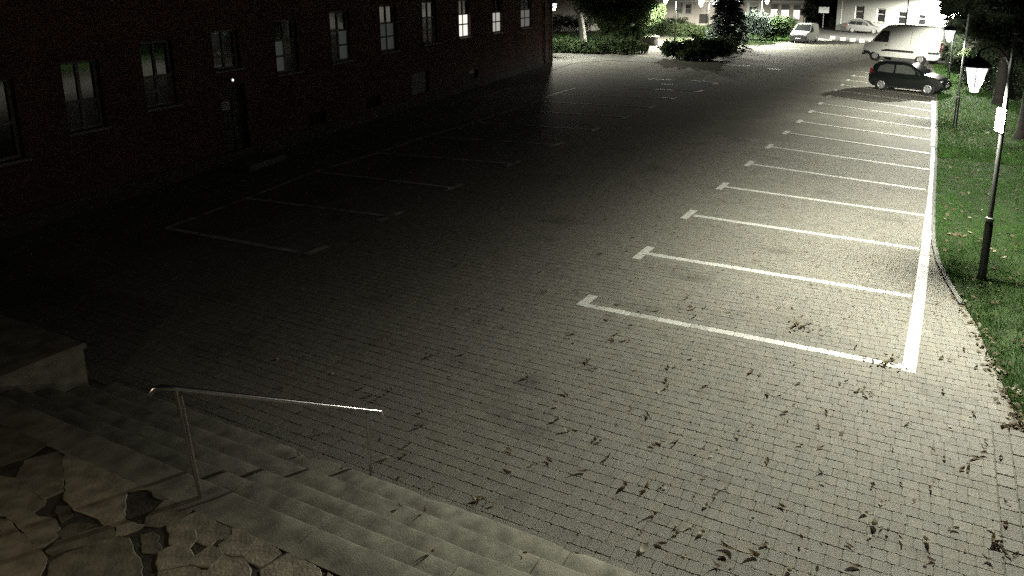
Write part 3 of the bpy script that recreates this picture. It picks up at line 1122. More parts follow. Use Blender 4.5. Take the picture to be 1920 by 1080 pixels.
class Fac:
    def __init__(s, P0, P1):
        s.P0 = Vector((P0.x, P0.y, 0)); s.t = Vector((P1.x - P0.x, P1.y - P0.y, 0)); s.L = s.t.length; s.t.normalize()
        s.n = Vector((s.t.y, -s.t.x, 0)); s.rz = math.atan2(s.t.y, s.t.x)

    def fp(s, x_, y_):
        d = _w + (x_ - CX) / CF * _r - (y_ - CY) / CF * _u
        d = Vector(d); c = Vector(CC)
        k = (s.P0 - c).dot(s.n) / d.dot(s.n)
        p = c + d * k
        return (p - s.P0).dot(s.t), p.z

    def rect(s, x0, y0, x1, y1):
        a, zt = s.fp(x0, (y0))
        b_, zb = s.fp(x1, (y1))
        zt2 = s.fp((x0 + x1) / 2, y0)[1]
        zb2 = s.fp((x0 + x1) / 2, y1)[1]
        return min(a, b_), max(a, b_), zb2, zt2


# white house
F1 = Fac(gp(1567, 56), gp(1766, 77.5))
whouse = empty('white_house', F1.P0, F1.rz, 'brightly lit white house with four windows behind the vans', 'house')
WR = [F1.rect(*q_) for q_ in ((1604, 11, 1619, 36), (1644.5, 16, 1658.5, 42), (1684, 21, 1701, 46), (1721, 26, 1734.5, 48))]
mb = MB()
rect_wall(mb, 0, F1.L + 8, 0, 8, WR, M['plaster_white'], 0.15)
LW = F1.L + 8
mb.add([(0, 0, 0), (0, 0, 8), (0, 9, 8), (0, 9, 0), (LW, 0, 0), (LW, 0, 8), (LW, 9, 8), (LW, 9, 0)], [(0, 1, 2, 3), (4, 7, 6, 5), (2, 6, 7, 3)], M['plaster_white'])
mb.build('wall', None, whouse)
mb = MB()
mb.add([(-.4, -.5, 7.99), (LW + .4, -.5, 7.99), (LW + .4, 4.5, 11.5), (-.4, 4.5, 11.5), (LW + .4, 9.5, 7.99), (-.4, 9.5, 7.99)], [(0, 1, 2, 3), (3, 2, 4, 5), (0, 3, 5), (1, 4, 2)], M['roof'])
mb.build('roof', None, whouse)
mb = MB(); mb.box(0.02, 0.95, -0.06, -0.002, 0, 7.9, M['plaster_white'], 0.02); mb.build('corner_pilaster', None, whouse)
mb = MB(); mb.box(0.02, LW, -0.035, -0.003, 0, 0.55, M['concrete']); mb.build('plinth', None, whouse)
a_, z_ = F1.fp(1703.5, 30)
mb = MB(); mb.tube([(a_, -.08, .1), (a_, -.08, 7.8)], 0.055, 8, M['frame_grey']); mb.build('downpipe', None, whouse, smooth=True)
for q_ in WR:
    window(whouse, *q_, M['frame_white'], [M['glass']], cols=1, bars=(0.60,), fw=0.10)

# beige building in the middle
F2 = Fac(gp(1236, 55), gp(1440, 51))
beige = empty('beige_building', F2.P0, F2.rz, 'beige rendered building with small dark windows behind the lamps and spruce', 'building')
BR = [F2.rect(*q_) for q_ in ((1268, 5, 1279, 25), (1286, 7, 1296, 26), (1405, 11, 1420, 29))]
mb = MB()
rect_wall(mb, -26, F2.L - .02, 0, 9, BR, M['plaster'], 0.18)
mb.add([(F2.L - .02, 0, 0), (F2.L - .02, 0, 9), (F2.L - .02, 9, 9), (F2.L - .02, 9, 0), (-26, 0, 0), (-26, 0, 9), (-26, 9, 9), (-26, 9, 0)], [(0, 3, 2, 1), (4, 5, 6, 7), (2, 6, 7, 3)], M['plaster'])
mb.build('wall', None, beige)
for i, q_ in enumerate(BR):
    window(beige, *q_, M['frame_grey'] if i < 2 else M['frame_white'], [M['glass']], cols=1 if i < 2 else 2, bars=(0.5,) if i < 2 else (0.6,), fw=0.08)
s0_, s1_, _, zc_ = F2.rect(1244, 2, 1380, 4)
mb = MB(); mb.box(s0_ - 8, F2.L - .05, -0.15, -0.002, zc_ - .12, zc_ + .12, M['plaster_white']); mb.build('cornice', None, beige)
s0_, s1_, z0_, z1_ = F2.rect(1400, 0, 1425, 33)
for a_, b_ in ((s0_, BR[2][0] - .02), (BR[2][1] + .02, s1_)):
    mb = MB(); mb.box(a_, b_, -0.08, -0.002, z0_, z1_ + .4, M['plaster_white']); mb.build('window_surround', None, beige)
mb = MB(); mb.box(-25.9, F2.L - .1, -0.06, -0.003, 0, 0.6, M['concrete']); mb.build('plinth', None, beige)
s0_, s1_, z0_, z1_ = F2.rect(1312, 20, 1328, 50)
mb = MB(); mb.box(s0_, s1_, -0.05, -0.004, 0.02, z1_ - .4, M['door']); mb.build('door', None, beige)

# lower wing with three lit windows
F3 = Fac(gp(1440, 51), gp(1509, 49))
wing = empty('lit_shop_building', F3.P0, F3.rz, 'pink grey building with three tall lit windows behind the small van', 'building')
LR = [F3.rect(*q_) for q_ in ((1446.5, 7, 1458.5, 37), (1466, 8, 1480, 38.5), (1489, 9, 1500.5, 37.5))]
mb = MB()
rect_wall(mb, 0, F3.L, 0, 6.2, LR, M['plaster'], 0.2)
mb.add([(F3.L, 0, 0), (F3.L, 0, 6.2), (F3.L, 9, 6.2), (F3.L, 9, 0), (0, 9, 0), (0, 9, 6.2), (0, 0, 6.2)], [(0, 3, 2, 1), (2, 5, 4, 3), (1, 2, 5, 6)], M['plaster'])
mb.build('wall', None, wing)
zc_ = F3.fp(1475, 2.5)[1]
mb = MB(); mb.box(-0.0, F3.L + .35, -0.4, -0.002, zc_ - .18, zc_ + .16, M['plaster_white'], .03); mb.build('cornice', None, wing)
for q_ in LR:
    window(wing, *q_, M['frame_grey'], [M['lit_pane'], M['curtain']], cols=1, bars=(0.68,), fw=0.08)
mb = MB(); mb.add([(-.3, -.5, 6.2), (F3.L + .4, -.5, 6.2), (F3.L + .4, 4.5, 8.7), (-.3, 4.5, 8.7), (F3.L + .4, 9.5, 6.2), (-.3, 9.5, 6.2)], [(0, 1, 2, 3), (3, 2, 4, 5), (0, 3, 5), (1, 4, 2)], M['roof']); mb.build('roof', None, wing)


# ================================================================== LAMPS
def lamp_light(name, loc, power, col=LAMPCOL, street=True, radius=0.07, parent=None, pcut=None, pexp=3.0, aim=False):
    L = bpy.data.lights.new(name, 'POINT')
    L.energy = power
    L.color = col
    L.shadow_soft_size = radius
    if True:
        # photometry of a cut-off street luminaire: throws along the kerb (y), cut off across it (x) and upwards
        L.use_nodes = True
        nt = L.node_tree
        em = nt.nodes['Emission']
        tc = nt.nodes.new('ShaderNodeTexCoord')
        sp = nt.nodes.new('ShaderNodeSeparateXYZ')
        nt.links.new(tc.outputs['Normal'], sp.inputs[0])

        def mth(op, a, b_=None, clamp=False):
            n = nt.nodes.new('ShaderNodeMath')
            n.operation = op
            n.use_clamp = clamp
            for i, q_ in enumerate((a, b_)):
                if q_ is None:
                    continue
                if isinstance(q_, (int, float)):
                    n.inputs[i].default_value = q_
                else:
                    nt.links.new(q_, n.inputs[i])
            return n.outputs[0]
        x2 = mth('MULTIPLY', sp.outputs[0], sp.outputs[0])
        y2 = mth('MULTIPLY', sp.outputs[1], sp.outputs[1])
        z2 = mth('ADD', mth('MULTIPLY', sp.outputs[2], sp.outputs[2]), 1e-4)
        ty2 = mth('MINIMUM', mth('DIVIDE', y2, mth('ADD', x2, z2)), 8.0)
        boost = mth('POWER', mth('ADD', ty2, 1.0), STREET_BOOST)
        tx = mth('SQRT', mth('DIVIDE', x2, z2))
        cut = mth('DIVIDE', 1.0, mth('ADD', 1.0, mth('POWER', mth('DIVIDE', tx, STREET_CUT), 5.0)))
        up = mth('ADD', mth('MULTIPLY', mth('LESS_THAN', sp.outputs[2], 0.05), 1 - UP_LIGHT), UP_LIGHT)
        if street:
            res_ = mth('MULTIPLY', mth('MULTIPLY', boost, cut), up)
        elif pcut:
            tr = mth('SQRT', mth('DIVIDE', mth('ADD', x2, y2), z2))
            res_ = mth('MULTIPLY', mth('ADD', up, 0.15), mth('DIVIDE', 1.06, mth('ADD', 1.0, mth('POWER', mth('DIVIDE', tr, pcut), pexp))))
        else:
            res_ = up
        if aim:   # forward-throw head turned to the far side (+y)
            fw = mth('ADD', mth('MULTIPLY', mth('ADD', mth('MULTIPLY', sp.outputs[1], 2.0), 0.4, True), 0.89), 0.11)
            res_ = mth('MULTIPLY', res_, fw)
        nt.links.new(res_, em.inputs['Strength'])
    o = bpy.data.objects.new(name, L)
    COL.objects.link(o)
    if parent:
        o.parent = parent
    o.location = loc
    return o





def lantern_parts(root, c, sc=1.0, seed=0.3):
    """tapered hexagonal lantern hanging with its bottom at c"""
    cx_, cy_, cz_ = c
    hx = 6
    rt, rb, h = 0.20 * sc, 0.075 * sc, 0.40 * sc

    def ringp(r_, z_):
        return [(cx_ + r_ * math.cos(seed + k * math.tau / hx), cy_ + r_ * math.sin(seed + k * math.tau / hx), cz_ + z_) for k in range(hx)]
    a, b_, m_ = ringp(rb, 0.03 * sc), ringp(rt, h), ringp((rb * 0.55 + rt * 0.45), 0.03 * sc + (h - .03 * sc) * 0.32)
    body = MB()
    for k in range(hx):
        q_ = (k + 1) % hx
        body.tube([a[k], m_[k], b_[k]], 0.008 * sc, 5, M['iron'])
        body.tube([b_[k], b_[q_]], 0.009 * sc, 5, M['iron'])
        body.tube([a[k], a[q_]], 0.008 * sc, 5, M['iron'])
    body.build('lantern_cage', None, root)
    for k in range(hx):
        q_ = (k + 1) % hx
        g = MB()
        g.add([a[k], a[q_], m_[q_], m_[k], b_[q_], b_[k]], [(0, 1, 2, 3), (3, 2, 4, 5)], M['lamp_glass'])
        g.build('lantern_pane', None, root)
    g = MB()
    g.lathe([(0.02 * sc, -.03 * sc), (rb * .85, -0.02 * sc), (rb, 0.028 * sc)], 8, M['lamp_core'], c)
    g.build('lantern_foot', None, root, smooth=True)
    cp = MB()
    cp.lathe([(rt + .03 * sc, h + .004), (rt + .03 * sc, h + .02 * sc), (rt * .8, h + .09 * sc), (rt * .35, h + .15 * sc), (0.03 * sc, h + .17 * sc), (.022 * sc, h + .26 * sc)], 12, M['iron'], c)
    cp.build('lantern_cap', None, root, smooth=True)
    co = MB()
    co.lathe([(0.02 * sc, h * .96), (.07 * sc, h * .93), (.075 * sc, h * .80), (.05 * sc, h * .72)], 8, M['lamp_core'], c)
    co.build('led_core', None, root, smooth=True)


def lamp_post(base, arms, label, group=None, H=4.25, sc=1.0, power=800, street=True, top_mat=None, zb=3.30, pcut=None, pexp=3.0, aim=False):
    root = empty('street_lamp', base, 0, label, 'street lamp', group)
    mb = MB()
    mb.lathe([(0.085, -0.02), (0.085, 0.05), (0.07, 0.09), (0.068, 1.02), (0.055, 1.08)], 14, M['iron'])
    mb.build('base_shaft', None, root, smooth=True)
    mb = MB()
    mb.lathe([(0.058, 1.08), (0.07, 1.09), (0.07, 1.14), (0.05, 1.15)], 14, M['galv'])
    mb.build('collar', None, root, smooth=True)
    mb = MB()
    mb.lathe([(0.042, 1.15), (0.036, H - .03), (0.02, H), (0.05, H + .03), (0.03, H + .09), (0.004, H + .12)], 12, top_mat or M['pole_paint'])
    mb.build('pole', None, root, smooth=True)
    for (ax, ay) in arms:
        mb = MB()
        ln = math.hypot(ax, ay)
        ztop = zb + 0.66 * sc
        path = []
        for k in range(11):
            t_ = k / 10
            path.append((ax * t_, ay * t_, min(ztop + 0.10 * math.sin(math.pi * t_), H + .5) - (0.25 * (1 - t_) ** 3)))
        mb.tube(path, 0.018, 8, M['iron'])
        sp = []
        for k in range(14):
            an = k / 13 * 4.6
            rr = 0.09 * (1 - k / 18)
            sp.append((ax * .3 + ax / ln * rr * math.cos(an), ay * .3 + ay / ln * rr * math.cos(an), ztop - 0.13 + rr * math.sin(an)))
        mb.tube(sp, 0.009, 6, M['iron'])
        mb.build('arm', None, root, smooth=True)
        lantern_parts(root, (ax, ay, zb), sc, rng.random())
        lamp_light('lamp_light', (ax, ay, zb + 0.2 * sc), power, street=street, parent=root, radius=0.08 * sc, pcut=pcut, pexp=pexp, aim=aim)
    return root


b1 = gp(1840, 525)
lp1 = lamp_post(b1, [(-0.50, 0.0)], 'nearest lamp post with white plate, dark shaft standing in the grass', 'lamp posts along the grass verge', power=P_NEAR)
b2 = gp(1790, 237)
lp2 = lamp_post(b2, [(-0.55, 0.0)], 'middle lamp post on the verge, right of the dark hatchback', 'lamp posts along the grass verge', power=P_SECOND, zb=3.14, H=4.05)
b3 = gp(1777, 156)
lp3 = lamp_post(b3, [(-0.42, 0.0)], 'farthest lamp post on the verge, just right of the white van tail', 'lamp posts along the grass verge', power=P_THIRD, zb=3.0, H=3.9)
# white plate on the nearest post
sg = empty('sign_plate', (b1.x - .045, b1.y, 2.84), math.radians(22), 'white rectangular plate glowing under the lantern of the nearest lamp post', 'sign')
mb = MB()
v = []
n8 = []
for (cx_, cz_, a0) in ((.12, .165, 0), (-.12, .165, 90), (-.12, -.165, 180), (.12, -.165, 270)):
    for k in range(4):
        an = math.radians(a0 + k * 30)
        n8.append((cx_ + .035 * math.cos(an), cz_ + .035 * math.sin(an)))
v = [(-0.012, p_[0], p_[1]) for p_ in n8] + [(0.0, p_[0], p_[1]) for p_ in n8]
nn = len(n8)
mb.add(v, [tuple(range(nn)), tuple(reversed(range(nn, 2 * nn)))] + [(k, (k + 1) % nn, nn + (k + 1) % nn, nn + k) for k in range(nn)], M['white_metal'])
mb.build('plate', None, sg)
for z_ in (.08, -.12):
    mb = MB(); mb.box(0.0, 0.04, -.03, .03, z_, z_ + .04, M['galv']); mb.build('clamp', None, sg)

# warm porch lamp on the wall under the camera, just outside the picture: it glows on the terrace stones
pl_ = empty('porch_lamp', (-5.6, -9.4, 2.4), 0, 'small warm porch lamp over the cracked terrace', 'lamp')
mb = MB(); mb.box(-.1, .1, -.2, 0, .05, .2, M['iron'], .02); mb.build('bracket', None, pl_)
mb = MB(); mb.lathe([(.02, -.12), (.07, -.08), (.075, 0), (.05, .045)], 12, lit_glass('porch_glass', (1, .75, .45), 3.0, .5), (0, -.1, 0)); mb.build('glass', None, pl_, smooth=True)
lamp_light('porch_light', (0, -.1, -.02), P_PORCH, (1.0, 0.83, 0.58), False, .05, pl_)

# park lamps
R2 = Vector((_r[0], _r[1], 0)).normalized()


def park(px_, py_, offs, label, sc=1.5, zb=3.25, power=P_PARK, H=4.2, mt=None, pcut=PARK_CUT, pexp=3.0, aim=False):
    return lamp_post(gp(px_, py_), [(R2.x * o_, R2.y * o_) for o_ in offs], label, 'lamps in the park', H=H, sc=sc, power=power, street=False, zb=zb, top_mat=mt, pcut=pcut, pexp=pexp, aim=aim)


park(1265, 84, [-0.9], 'park lamp left of the others, pole rising behind the dark low bush', zb=3.42, mt=M['iron'], power=P_PARK * 2.2)
park(1326, 82, [-0.68, 0.55], 'park lamp with two lanterns, left of the spruce', zb=3.2, mt=M['iron'], power=P_PARK * 1.4)
park(1367, 64, [0.8], 'park lamp whose pale pole crosses the spruce', zb=3.1, sc=1.8, mt=M['white_metal'], power=P_PARK * 1.2)
park(1424, 76, [0.5], 'park lamp with bright white pole between spruce and lit windows', zb=3.45, sc=1.5, mt=M['white_metal'], power=P_PARK * 4, pcut=6.0)
park(1348, 55, [0.25], 'far thin park lamp just left of the spruce top', zb=3.6, sc=1.3, power=P_PARK * .1)
park(1028, 108, [0.35], 'lone park lamp at the end corner of the brick building', zb=3.15, sc=1.15, power=P_PARK * 1.0)
park(1769, 83, [-0.6], 'street lamp lighting the white house, hidden behind the tree', zb=4.2, sc=1.2, H=5, power=P_PARK * 18, pcut=9.0, aim=True)


# ================================================================== VEGETATION
def at(px_, py_, d_):
    """the point at depth d_ along the camera axis under a photo pixel"""
    return Vector(CC + (_w + (px_ - CX) / CF * _r - (py_ - CY) / CF * _u) * d_)


def foliage(name, lobes, size, material, parent=None, origin=Vector((0, 0, 0)), shell=0.55, flat=0.0, droop=0.0):
    """leaf faces spread through the lobes: (centre, (rx,ry,rz), count)"""
    Vs = []
    for c, rad, n in lobes:
        d_ = nrg.normal(0, 1, (n, 3))
        d_ /= np.linalg.norm(d_, axis=1)[:, None]
        lump = 0.82 + 0.22 * np.sin(d_[:, 0] * 5.1 + c[0] * 3) * np.sin(d_[:, 1] * 4.3 + c[1]) + 0.16 * np.sin(d_[:, 2] * 7 + c[2] * 5 + d_[:, 0] * 3)
        rr = (shell + (1 - shell) * nrg.random(n)) * lump
        p_ = np.array(c)[None] + d_ * rr[:, None] * np.array(rad)[None]
        a = nrg.normal(0, 1, (n, 3))
        a[:, 2] *= (1 - flat)
        a[:, 2] -= droop
        a /= np.linalg.norm(a, axis=1)[:, None]
        b_ = np.cross(a, nrg.normal(0, 1, (n, 3)))
        b_ /= np.linalg.norm(b_, axis=1)[:, None] + 1e-9
        s_ = size * (0.6 + 0.8 * nrg.random(n))[:, None]
        q_ = np.stack([p_ - a * s_, p_ - b_ * s_ * .42 + a * s_ * .1, p_ + a * s_, p_ + b_ * s_ * .42 + a * s_ * .1], 1)
        Vs.append(q_)
    V = np.concatenate(Vs) - np.array(origin)[None, None]
    n = len(V)
    return mesh_np(name, V.reshape(-1, 3), np.arange(n * 4).reshape(n, 4), material, parent)


def trunk(root, segs, material, name='trunk'):
    """segs: list of (path, radii) in local coordinates; first is the trunk, others limbs"""
    for i, (pth, rd) in enumerate(segs):
        mb_ = MB()
        mb_.tube(pth, rd, 10, material)
        mb_.build(name if i == 0 else 'limb', None, root, smooth=True, angle=70)


def tree(base, label, trunk_r, trunk_h, lobes, size, material, bark, group=None, lean=(0, 0), name='tree', shell=0.35, droop=0.0):
    root = empty(name, base, 0, label, 'tree', group)
    pth = [Vector((lean[0] * t_ * t_, lean[1] * t_ * t_, trunk_h * t_ - 0.1 * (t_ == 0))) for t_ in (0, .08, .3, .6, 1)]
    segs = [(pth, [trunk_r * 1.5, trunk_r * 1.1, trunk_r * .95, trunk_r * .85, trunk_r * .7])]
    for (c, rad, n) in lobes[:6]:
        e = Vector(c) - base
        s_ = pth[-1] * (0.75 + 0.25 * rng.random())
        mid = s_.lerp(e, 0.5) + Vector((rng.gauss(0, .15), rng.gauss(0, .15), -0.1))
        segs.append(([s_, mid, e], [trunk_r * .5, trunk_r * .3, trunk_r * .1]))
    trunk(root, segs, bark)
    foliage('crown', lobes, size, material, root, base, shell, droop=droop)
    return root


def L_(px_, py_, d_, r_, n, ry=None, rz=None):
    return (tuple(at(px_, py_, d_)), (r_, ry or r_, rz or r_), n)


# trees on the verge at the right: dark crowns over the lamp posts
t1 = gp(1925, 262)
tree(t1, 'big dark tree at the right edge, trunk beside the nearest lamp post', 0.34, 3.6,
     [L_(1925, 10, 25, 1.5, 5000), L_(1990, -90, 25, 2.4, 6000), L_(1890, -80, 26, 1.6, 4500), L_(1850, -160, 26, 2.2, 4000), L_(1950, 90, 26, .9, 2500), L_(1900, 55, 27, 1.1, 4500), L_(1935, 105, 26.5, .8, 2500)], 0.085, M['leaf_night'], M['bark'], 'trees on the verge')
t2 = gp(1871, 196)
tree(t2, 'dark tree behind the middle lamp post, crown over the white house', 0.24, 3.0,
     [L_(1838, 38, 33, 1.25, 5500), L_(1806, 0, 33, .95, 4200), L_(1880, 10, 33, 1.5, 5000), L_(1860, 90, 34, 1.0, 3200), L_(1820, -60, 33, 1.6, 4000), L_(1792, 48, 33.5, .5, 1500), L_(1778, 14, 33, .42, 1100), L_(1850, 105, 35, .8, 2500), L_(1775, -20, 33, .8, 2200)], 0.085, M['leaf_night'], M['bark'], 'trees on the verge')
t3 = gp(1838, 150)
tree(t3, 'farther dark tree on the verge, right of the white van', 0.2, 2.6,
     [L_(1808, 70, 44, 1.2, 3500), L_(1850, 60, 45, 2.0, 4500), L_(1830, 0, 45, 2.2, 4500), L_(1796, 92, 43, .7, 1700), L_(1900, 70, 46, 2.4, 4500)], 0.11, M['leaf_night'], M['bark'], 'trees on the verge')
# lit twig hanging by the middle lamp post
tw = empty('hanging_twig', at(1806, 99, 26.2), 0, 'pale lit leafy twig hanging beside the middle lamp post', 'twig')
foliage('leaves', [L_(1812, 97, 26.2, .16, 90), L_(1800, 102, 26.2, .10, 40), L_(1819, 96, 26.2, .1, 40)], 0.055, M['leaf_light'], tw, tw.location)
mb = MB(); mb.tube([(0.5, 0.4, 0.9), (0.12, 0.1, .2), (-.2, 0, -.05)], [.02, .012, .005], 6, M['bark']); mb.build('stem', None, tw)


def shrub(px_, py_, w, h, n, label, material, size=0.09, group=None, depth=None, name='shrub', cat='shrub', lob=3, dp=0.7):
    b_ = gp(px_, py_)
    root = empty(name, b_, 0, label, cat, group)
    lobes = []
    for k in range(lob):
        f_ = (k + .5) / lob - .5
        c = b_ + R2 * (f_ * w * .8) + Vector((0, 0, h * (0.42 + .1 * rng.random())))
        lobes.append((tuple(c), (w / lob * .85, w * .4 * dp, h * .52 * (0.85 + .3 * rng.random())), n // lob))
    foliage('foliage', lobes, size, material, root, b_, 0.3)
    mb_ = MB()
    for k in range(4):
        mb_.tube([(0, 0, -.05), tuple(R2 * w * .25 * (k - 1.5) * .6 + Vector((0, 0, h * .6)))], [.03, .012], 5, M['bark'])
    mb_.build('stem', None, root)
    return root


shrub(1850, 172, 3.0, 1.5, 5000, 'dark green bush under the trees between the two farther lamp posts', M['leaf_night'], .08)
shrub(1905, 190, 2.6, 1.5, 4500, 'dark bush under the trees at the right edge', M['leaf_night'], .08)
shrub(1800, 128, 2.4, 1.9, 3500, 'dark bush at the tail of the white van', M['leaf_night'], .09)
shrub(1835, 128, 5.0, 2.2, 4000, 'long dark hedge bush behind the verge trees', M['leaf_night'], .1)

# low dark bush and its greener half in front of the park
shrub(1272, 110, 2.6, 1.5, 7000, 'low dark drooping bush in front of the park, left half with a lamp behind', M['leaf_dark'], .10)
shrub(1332, 112, 3.2, 1.75, 8000, 'low rounded dark bush with lit top, in front of the spruce', M['leaf_dark'], .10)
shrub(1306, 114, 2.6, 0.95, 4500, 'low dark ground bush between the two rounded bushes', M['leaf_dark'], .09)
shrub(1356, 104, 1.2, 1.6, 2500, 'small pale green bush right of the rounded bush', M['leaf_light'], .09)
# hedge row by the corner of the brick building
for k, (px_, py_, w, h) in enumerate(((1056, 99, 2.2, 1.2), (1100, 101, 2.4, 1.15), (1142, 101, 2.0, 1.2), (1176, 103, 1.6, 1.5))):
    shrub(px_, py_, w, h, 3000, ['low hedge bush nearest the brick building corner', 'low hedge bush below the whitewashed trunk', 'low hedge bush right of the whitewashed trunk',
                               'hedge bush under the drooping branches'][k], M['leaf_dark'], .09, 'low hedge bushes by the park')
shrub(1060, 62, 5.5, 2.2, 2500, 'dark far hedge behind the whitewashed trunk', M['leaf_night'], .13)
shrub(1204, 99, 1.0, .75, 1500, 'pale clump of grass-like plant in front of the round planter', M['leaf_light'], .09)
shrub(1225, 66, 3.4, 2.0, 3500, 'dark bush behind the round planter', M['leaf_dark'], .11)
shrub(1300, 70, 5.0, 1.5, 5000, 'sprawling mid green shrub on the lawn behind the low bush', M['leaf_light'], .12)
shrub(1262, 62, 3.6, 1.9, 2600, 'dark shrub left of the white info pillar', M['leaf_dark'], .12)
shrub(1322, 52, 3.0, 2.6, 2600, 'tall dark shrub by the wall of the beige building', M['leaf_night'], .13)
shrub(1408, 78, 3.6, 3.0, 5000, 'bluish green big shrub right of the spruce', M['spruce'], .12)
shrub(1448, 76, 3.4, 2.6, 4500, 'dark green shrub left of the small van', M['leaf_dark'], .12)
shrub(1470, 70, 3.0, 2.3, 3500, 'dull shrub just behind the small van', M['leaf_dark'], .12)
shrub(1542, 50, 6.0, 9.0, 5000, 'tall dark trees in the gap between the two buildings', M['leaf_night'], .25, name='tree_group', cat='trees')
shrub(1566, 54, 1.6, 1.6, 1200, 'small bush at the corner of the white house', M['leaf_dark'], .12)

# spruce
sp0 = gp(1362, 94)
spr = empty('spruce_tree', sp0, 0, 'broad blue spruce with layered branches in the middle of the park', 'tree')
mb = MB(); mb.tube([(0, 0, -.1), (0, 0, 3.4), (0, 0, 6.4)], [.16, .10, .02], 8, M['bark']); mb.build('trunk', None, spr, smooth=True)
Vs = []
for lv in range(26):
    z0 = 0.25 + lv * 0.235
    rmax = 2.05 * (1 - (z0 / 6.6)) ** 0.8
    nb_ = 9
    for k in range(nb_):
        an = k * math.tau / nb_ + lv * 0.7 + rng.gauss(0, .15)
        ln = rmax * rng.uniform(.8, 1.12)
        for j in range(26):
            t_ = rng.random() ** .7
            rr = ln * t_
            base = np.array([math.cos(an) * rr, math.sin(an) * rr, z0 + 0.10 * math.sin(t_ * 3) - 0.28 * t_ * ln * .5])
            wd = 0.28 * (1 - t_ * .6)
            base += np.array([-math.sin(an), math.cos(an), 0]) * rng.uniform(-wd, wd)
            base[2] += rng.uniform(-.10, .07)
            dr_ = np.array([math.cos(an + rng.uniform(-.7, .7)), math.sin(an + rng.uniform(-.7, .7)), rng.uniform(-.45, .15)]) * .27
            sd = np.array([-math.sin(an), math.cos(an), rng.uniform(-.7, .7)]) * .12
            Vs.append([base - dr_ * .5, base + sd, base + dr_, base - sd])
V = np.array(Vs)
mesh_np('branches', V.reshape(-1, 3), np.arange(len(V) * 4).reshape(-1, 4), M['spruce'], spr)

# whitewashed trunk tree at the left
wt = gp(1093, 81)
wtr = tree(wt, 'tree with a whitewashed leaning trunk near the brick building corner', 0.30, 2.45,
           [L_(1090, -30, 62, 2.4, 3500), L_(1140, -10, 62, 2.0, 3000), L_(1125, -60, 62, 3.0, 3000)], 0.16, M['leaf_night'], M['limewash'], 'park trees', lean=(-.28, -.1))
mb = MB()
mb.tube([(-.28, -.1, 2.3), (-.7, -.2, 2.75), (-.85, -.25, 3.5)], [.13, .09, .05], 8, M['limewash']); mb.build('limb', None, wtr, smooth=True)
# big drooping tree
dt = gp(1172, 92)
tree(dt, 'large leafy tree with drooping branches left of the round planter', 0.22, 2.6,
     [L_(1165, 30, 57, 1.6, 6000), L_(1195, 10, 57, 1.7, 6500), L_(1140, 45, 57, 1.1, 3500), L_(1170, 70, 56, 1.0, 4000), L_(1192, 62, 56, .8, 2800), L_(1120, 10, 58, 1.8, 4000), L_(1180, -50, 57, 2.6, 5000)],
     0.12, M['leaf_dark'], M['bark'], 'park trees', droop=.6)
lt = gp(1232, 66)
tree(lt, 'brightly lit pale leafy tree under the left park lamp', 0.12, 2.2,
     [L_(1226, 26, 64, 1.0, 2800), L_(1238, 20, 64, .75, 1800), L_(1212, 34, 63, .9, 2200), L_(1208, 14, 64, .9, 1800)], 0.12, M['leaf_light'], M['bark'], 'park trees')

# park ground
lawnpoly = [gp(*p_) for p_ in ((1036, 88), (1240, 74), (1262, 78), (1420, 86), (1480, 78), (1500, 60), (1240, 58), (1036, 60))]
sheet('park_lawn', [(p_.x, p_.y) for p_ in lawnpoly], 0.006, M['lawn'])
pathpoly = [gp(*p_) for p_ in ((1180, 103), (1240, 112), (1262, 88), (1340, 80), (1345, 70), (1262, 66), (1232, 70), (1196, 74))]
sheet('park_path', [(p_.x, p_.y) for p_ in pathpoly], 0.012, M['path'])
pth2 = [gp(*p_) for p_ in ((1036, 101), (1180, 103.5), (1240, 112), (1230, 118), (1150, 113), (1036, 122))]
sheet('park_pavement', [(p_.x, p_.y) for p_ in pth2], 0.010, M['kerb'])
gpts2 = []
for (a, b_, c_, d_, n) in ((1255, 1500, 62, 80, 16000), (1040, 1180, 64, 98, 8000)):
    for _ in range(n // 8):
        p_ = gp(rng.uniform(a, b_), rng.uniform(c_, d_))
        gpts2.append((p_.x, p_.y, .006))
blades('lawn_grass', np.array(gpts2), 0.12, 0.12, M['grass'], .8)

# round planter
rp = gp(1207, 84)
pln = empty('round_planter', rp, 0, 'round pale concrete planter in the park', 'planter')
mb = MB()
mb.lathe([(1.2, 0), (1.25, .1), (1.25, .62), (1.32, .64), (1.32, .76), (1.05, .76), (1.05, .55), (.02, .55)], 28, M['concrete']); mb.build('ring', None, pln, smooth=True)
sl = MB(); sl.lathe([(1.04, .56), (0.02, .68)], 20, M['soil']); sl.build('soil', None, pln)
foliage('planting', [(tuple(rp + Vector((0, 0, .75))), (.9, .9, .18), 900)], .07, M['leaf_dark'], pln, rp)

# white info pillar
ip = gp(1292, 50)
pil = empty('info_pillar', ip, 0, 'narrow white pillar standing on the park lawn before the beige building', 'pillar')
mb = MB(); mb.box(-.28, .28, -.09, .09, 0.35, 1.75, M['white_metal'], .06); mb.build('panel', None, pil)
mb = MB(); mb.box(-.4, -.29, -.08, .08, 0, 1.0, M['white_metal'], .03); mb.box(.1, .2, -.05, .05, 0, .35, M['galv']); mb.build('leg', None, pil)

